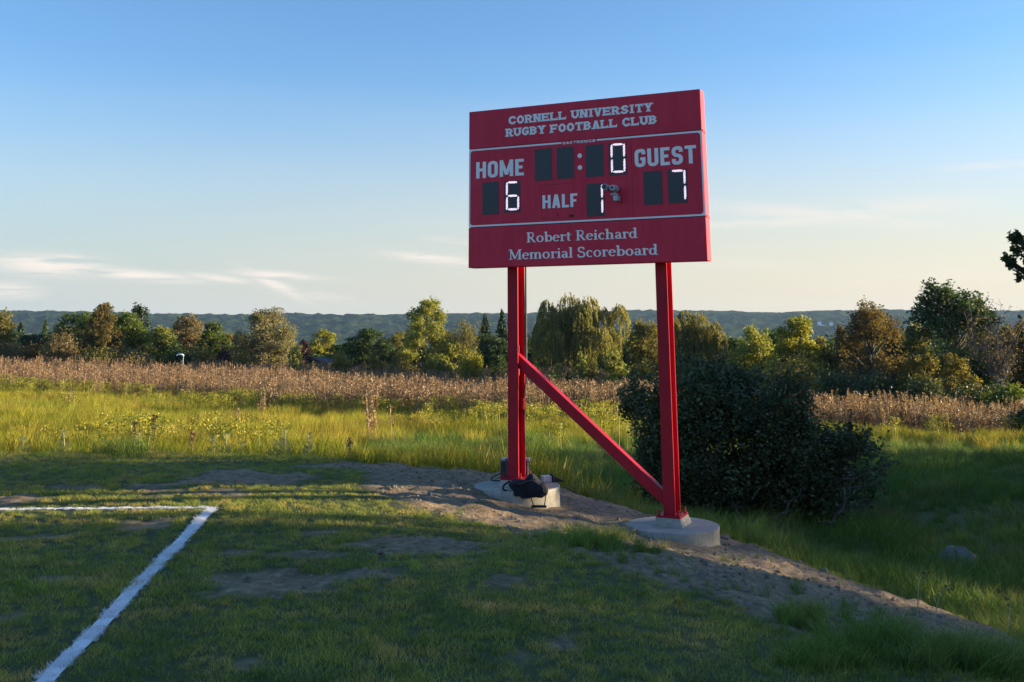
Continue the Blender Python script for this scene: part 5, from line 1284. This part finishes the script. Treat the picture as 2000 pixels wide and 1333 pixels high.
def rock_mesh(seed, r=1.0, sub=1):
    import bmesh
    g = np.random.default_rng(seed); bm = bmesh.new(); bmesh.ops.create_icosphere(bm, subdivisions=sub, radius=r)
    sc_ = np.array([1, .75+.4*g.random(), .5+.3*g.random()]); d = g.normal(size=(6, 3))
    for v in bm.verts:
        p = np.array(v.co); k = 1+.12*sum(np.tanh(3*(p@q)/r) for q in d)/3+.10*g.normal()
        v.co = Vector(p*sc_*k)
    me = bpy.data.meshes.new('rock'); bm.to_mesh(me); bm.free(); me.materials.append(M_stone); return me
M_clod = plain('earth_clod', (.17, .13, .10), .95, 0, .35, 9)
def stones():
    g = np.random.default_rng(55); n = 5200; x = -2.2+7.4*g.random(n); y = 5.4+8.2*g.random(n); dm = dirt_mask(x, y); o = outside(x, y)
    k = (dm > .5) & (o < .35); x, y = x[k], y[k]; z = ground_z(x, y)
    lib = []
    for i in range(6):
        me = rock_mesh(400+i, .016); me.materials.clear(); me.materials.append(M_clod if i % 3 else M_stone); lib.append(bpy.data.objects.new('pebble', me))
    s = .25+1.5*g.random(len(x))**3.2
    scatter('gravel', lib_coll('gravel_lib', lib), np.stack([x, y, z], 1), s, 'small stones and clods strewn on the bare earth bank', seed=10, tilt=.5)
    big = [('boulder', 'large grey boulder half sunk in the shaded ditch grass', 1866, 1108, .33, 0, 'boulder'),
           ('stone', 'pale stone at the left rim of the right footing', 1227, 1040, .045, 1, 'stone'),
           ('stone', 'grey stone on the bank crest left of the brace foot', 1256, 999, .055, 1, 'stone'),
           ('stone', 'rounded stone just right of the right footing', 1408, 1053, .05, 1, 'stone'),
           ('stone', 'small dark stone on the crest midway down the bank', 1603, 1121, .04, 1, 'stone'),
           ('stone', 'flat pale stone left of the right footing rim', 1206, 1030, .05, 1, 'stone')]
    for i, (nm, lab, u, v, r, near, cat) in enumerate(big):
        z = -.5 if near else -2.0
        for _ in range(12):
            p = at_z(u, v, z); z = gz(p[0], p[1])
        me = rock_mesh(500+i, r, 3 if r > .2 else 2); me.name = nm
        if r > .2: me.shade_smooth()
        o = link(nm, me, None); o.location = (p[0], p[1], z+(r*.25 if r < .2 else -r*.1)); o.rotation_euler = (0, 0, i*1.3); tag(o, lab, cat, None if nm == 'boulder' else 'stones on the earth bank')
stones()

# ------------------------------------------------------------------ single plants at the edge of the pitch
def milkweed(u, v, hpx, seed, label, y=15.2):
    p = at_y(u, v, y); zg = gz(p[0], y); h = hpx/2000*y/cos(PITCH)+ (p[2]-zg); o = empty('milkweed', (p[0], y, zg)); tag(o, label, 'plant', 'milkweeds at the pitch edge')
    g = np.random.default_rng(seed); mb = MB(); V = []; Fq = []; rn = []
    top = np.array([g.normal()*.04, 0, h]); mb.tube([(0, 0, 0), top*.5+[.01, 0, 0], top], [.007, .006, .004], 5); mb.build('stem', M_strawm, o)
    n = 14
    for i in range(n):
        t = .30+.70*i/(n-1); c = top*t; a = (i % 2)*pi+i*.5*0.5+g.normal()*.4; L_ = .14*(1.2-t*.6); w = L_*.2
        d = np.array([cos(a)*.9, sin(a)*.5, .35+.5*t]); d /= np.linalg.norm(d); s = np.cross(d, [0, 1, 0]); s /= np.linalg.norm(s)
        k = len(V); V += [c, c+d*L_*.4+s*w, c+d*L_, c+d*L_*.4-s*w]; Fq.append((k, k+1, k+2, k+3)); rn += [.3+.7*g.random()]*4
    crown_obj('leaves', np.array(V), np.array(Fq), np.array(rn), lm('milkweed'), o)
for k, (u, v, hp, lab) in enumerate([(122, 872, 30, 'pale milkweed standing alone near the left edge of the meadow'), (415, 880, 26, 'short milkweed, left one of the pair left of the bare stalk gap'),
      (433, 880, 32, 'taller milkweed with upright leaves beside the short one'), (466, 882, 16, 'small low milkweed between the pair and the yellow one'), (529, 884, 22, 'yellowish milkweed on a bare dark stem'),
      (552, 882, 40, 'tallest milkweed, right behind the yellowish one'), (598, 884, 32, 'bushy milkweed farthest right along the pitch edge'), (40, 876, 24, 'milkweed at the far left end of the pitch edge'), (265, 878, 34, 'faded milkweed left of the dark dead stalk')]):
    milkweed(u, v, hp, 40+k, lab)
def dead_stalk(u, v, vt, seed, label, mat, wide=.02):
    y = 15.0; p = at_y(u, v, y); q = at_y(u, vt, y); zg = gz(p[0], y); o = empty('dead_stalk', (p[0], y, zg)); tag(o, label, 'plant', 'dead stalks at the pitch edge')
    h = q[2]-zg; mb = MB(); mb.tube([(0, 0, 0), (.01, 0, h*.5), (0, 0, h)], [.006, .005, .003], 5); mb.build('stem', mat, o)
    g = np.random.default_rng(seed); m_ = 90; t = .35+.6*g.random(m_); P_ = np.stack([g.normal(size=m_)*wide, g.normal(size=m_)*wide, h*t], 1); V, Fq = leaf_quads(P_, .035, 0, seed)
    crown_obj('seed_head', V, Fq, np.repeat(g.random(m_)*.5, 4), lm('brown') if mat is M_bark else M_stalk, o)
dead_stalk(291, 885, 800, 1, 'dark brown dead stalk standing above the shaded grass edge', M_bark, .025)
dead_stalk(368, 884, 835, 2, 'thin rusty dead stalk right of the dark one', M_dry)
dead_stalk(677, 884, 850, 3, 'thin straw-coloured dead stalk right of the milkweeds', M_dry)
dead_stalk(255, 880, 815, 4, 'pale seeded dead stalk just left of the dark one', M_dry)
def tall_tuft(u, v, r, h, n, seed, label, y=14.6):
    p = at_y(u, v, y); V, Fq, rn, tip = blades(n, r, h, .010, .9, seed, 3, .6); me = mesh_np('grass_tuft', V, Fq, {'rnd': rn, 'tip': tip})
    o = link('grass_tuft', me, M_ditch); o.location = (p[0], y, gz(p[0], y)); tag(o, label, 'plant')
tall_tuft(232, 880, .38, .36, 420, 3, 'dark hump of long shaded grass left of the dead stalk')

# tall bent weeds on the lower bank at the right
def bent_weed(P, label, mat, r=.006):
    pts = []
    for (u, v, y) in P: pts.append(at_y(u, v, y))
    pts = np.array(pts); zg = gz(pts[0][0], pts[0][1]); base = np.array([pts[0][0], pts[0][1], zg]); pts[0] = base
    o = empty('bent_weed', tuple(base)); tag(o, label, 'plant', 'tall weeds on the lower bank')
    mb = MB(); c = catmull(pts-base, 5); mb.tube(c, np.linspace(r, r*.45, len(c)), 5); mb.build('stem', mat, o)
    g = np.random.default_rng(int(P[0][0])); Q = c[-6:]; Q = np.repeat(Q, 5, 0)+g.normal(size=(len(Q)*5, 3))*.012; V, Fq = leaf_quads(Q, .03, 0, 3); crown_obj('seed_head', V, Fq, np.repeat(g.random(len(Q)), 4), lm('willow'), o)
bent_weed([(1781, 1185, 8.6), (1787, 1150, 8.6), (1795, 1128, 8.6), (1803, 1123, 8.6)], 'tall grey-green weed with bent tip rising over the bank crest', M_strawm, .005)
bent_weed([(1812, 1190, 8.4), (1830, 1165, 8.4), (1853, 1154, 8.4)], 'leaning pale stem right of the bent-tipped weed', M_strawm, .004)
bent_weed([(1316, 1206, 6.6), (1318, 1190, 6.6), (1314, 1172, 6.6)], 'single upright green blade in the short grass below the bank', M_strawm, .003)
bent_weed([(1945, 1230, 7.6), (1965, 1190, 7.6), (1945, 1160, 7.6)], 'pale crossed stem near the right edge', M_strawm, .004)

# ------------------------------------------------------------------ small house, lamp and hillside houses
def house():
    y = 140.0; p = at_y(606, 722, y); zg = gz(p[0], y); o = empty('small_house', (p[0], y, zg), .15); tag(o, 'small low house with dark red-brown roof and yellow walls beyond the weeds', 'house')
    mw = plain('yellow_wall', (.52, .40, .20), .8, 0, .08, 2); mr = plain('brown_roof', (.10, .045, .038), .9, 0, .2, 3); ms = plain('grey_roof', (.14, .12, .12), .9, 0, .2, 3); mwd = plain('white_trim', (.7, .68, .62), .6); mg = plain('dark_glass', (.03, .035, .04), .15)
    zt = at_y(606, 709, y)[2]-zg; zr = at_y(606, 694, y)[2]-zg
    mb = MB(); mb.box((-2.4, 0, 0), (2.6, 5, zt)); mb.box((2.6, .8, 0), (5.2, 5, zt*.97)); mb.build('wall', mw, o)
    mb = MB(); mb.add([(-2.8, -.4, zt+.003), (-.4, -.4, zr), (2.9, -.4, zt-.35), (-2.8, 5.4, zt+.003), (-.4, 5.4, zr), (2.9, 5.4, zt-.35), (-2.8, -.4, zt-.12), (-.4, -.4, zr-.16), (2.9, -.4, zt-.5)],
         [(0,3,4,1)[::-1],(1,4,5,2)[::-1],(6,7,1,0),(7,8,2,1),(0,1,2,5,4,3)]); mb.build('roof', mr, o)
    mb = MB(); mb.add([(.2, -.2, zt+.1), (5.6, .2, zt+.05), (5.6, 2.6, zr-.15), (.2, 2.6, zr-.15), (5.6, 5.2, zt), (.2, 5.2, zt)], [(0,1,2,3),(3,2,4,5)]); mb.build('rear_roof', ms, o)
    for x in (-1.7, -.2, 1.1):
        mb = MB(); mb.box((x, -.05, zt*.35), (x+.8, .02, zt*.8)); w = mb.build('window', mwd, o); mb = MB(); mb.box((x+.08, -.07, zt*.35+.08), (x+.72, -.052, zt*.8-.08)); mb.build('pane', mg, w)
house()
def lamp():
    y = 119.0; p = at_y(350, 690, y); zg = gz(p[0], y); o = empty('yard_lamp', (p[0], y, zg)); tag(o, 'small white curved lamp shining among the dark shrubs on the left', 'lamp')
    zt = p[2]-zg; mb = MB(); mb.tube([(.25, 0, 0), (.25, 0, zt-.1), (.15, 0, zt+.2), (-.1, 0, zt+.22)], .04, 6); mb.build('pole', M_silver, o)
    mb = MB(); V = [(-.12+.42*cos(a), .18*sin(b), zt+.25*sin(a)*cos(b)) for a in np.linspace(0, pi, 9) for b in np.linspace(-1.2, 1.2, 5)]
    mb.add(V, [(i*5+j, i*5+j+1, (i+1)*5+j+1, (i+1)*5+j) for i in range(8) for j in range(4)]); mb.build('lamp_head', M_white, o)
lamp()
for k, (u, v, w_, lab) in enumerate([(1598, 634, 7, 'tiny white house high on the far hillside, leftmost of three'), (1607, 640, 10, 'tiny white house on the far hillside, lowest of three'), (1621, 635, 6, 'tiny white house on the far hillside, rightmost of three')]):
    y = 2300.; p = at_y(u, v, y); o = empty('hillside_house', (p[0], y, p[2]-4)); tag(o, lab, 'house', 'houses on the far hillside')
    mb = MB(); mb.box((-w_*.45, 0, -12), (w_*.45, 8, 4)); mb.build('wall', M_white, o)
    mb = MB(); mb.add([(-w_*.5, -.5, 4.05), (w_*.5, -.5, 4.05), (w_*.5, 8.5, 4.05), (-w_*.5, 8.5, 4.05), (-w_*.5, 4, 6.5), (w_*.5, 4, 6.5)], [(0,1,5,4),(2,3,4,5),(1,2,5),(3,0,4)]); mb.build('roof', M_greybox, o)

# ------------------------------------------------------------------ haze over the valley
def haze():
    m = bpy.data.materials.new('haze_air'); m.use_nodes = True; nt = m.node_tree; nt.nodes.clear()
    out = nt.nodes.new('ShaderNodeOutputMaterial'); v = nt.nodes.new('ShaderNodeVolumePrincipled')
    v.inputs['Color'].default_value = (.42, .66, 1.0, 1); v.inputs['Density'].default_value = HAZE_DENSITY; v.inputs['Anisotropy'].default_value = .2
    nt.links.new(v.outputs[0], out.inputs['Volume'])
    mb = MB(); mb.box((-3700, -340, -66), (3700, 3500, 78)); o = mb.build('haze', m); tag(o, 'thin blue haze lying over the valley and the far hills', kind='stuff')
HAZE_DENSITY = 0.00006
haze()
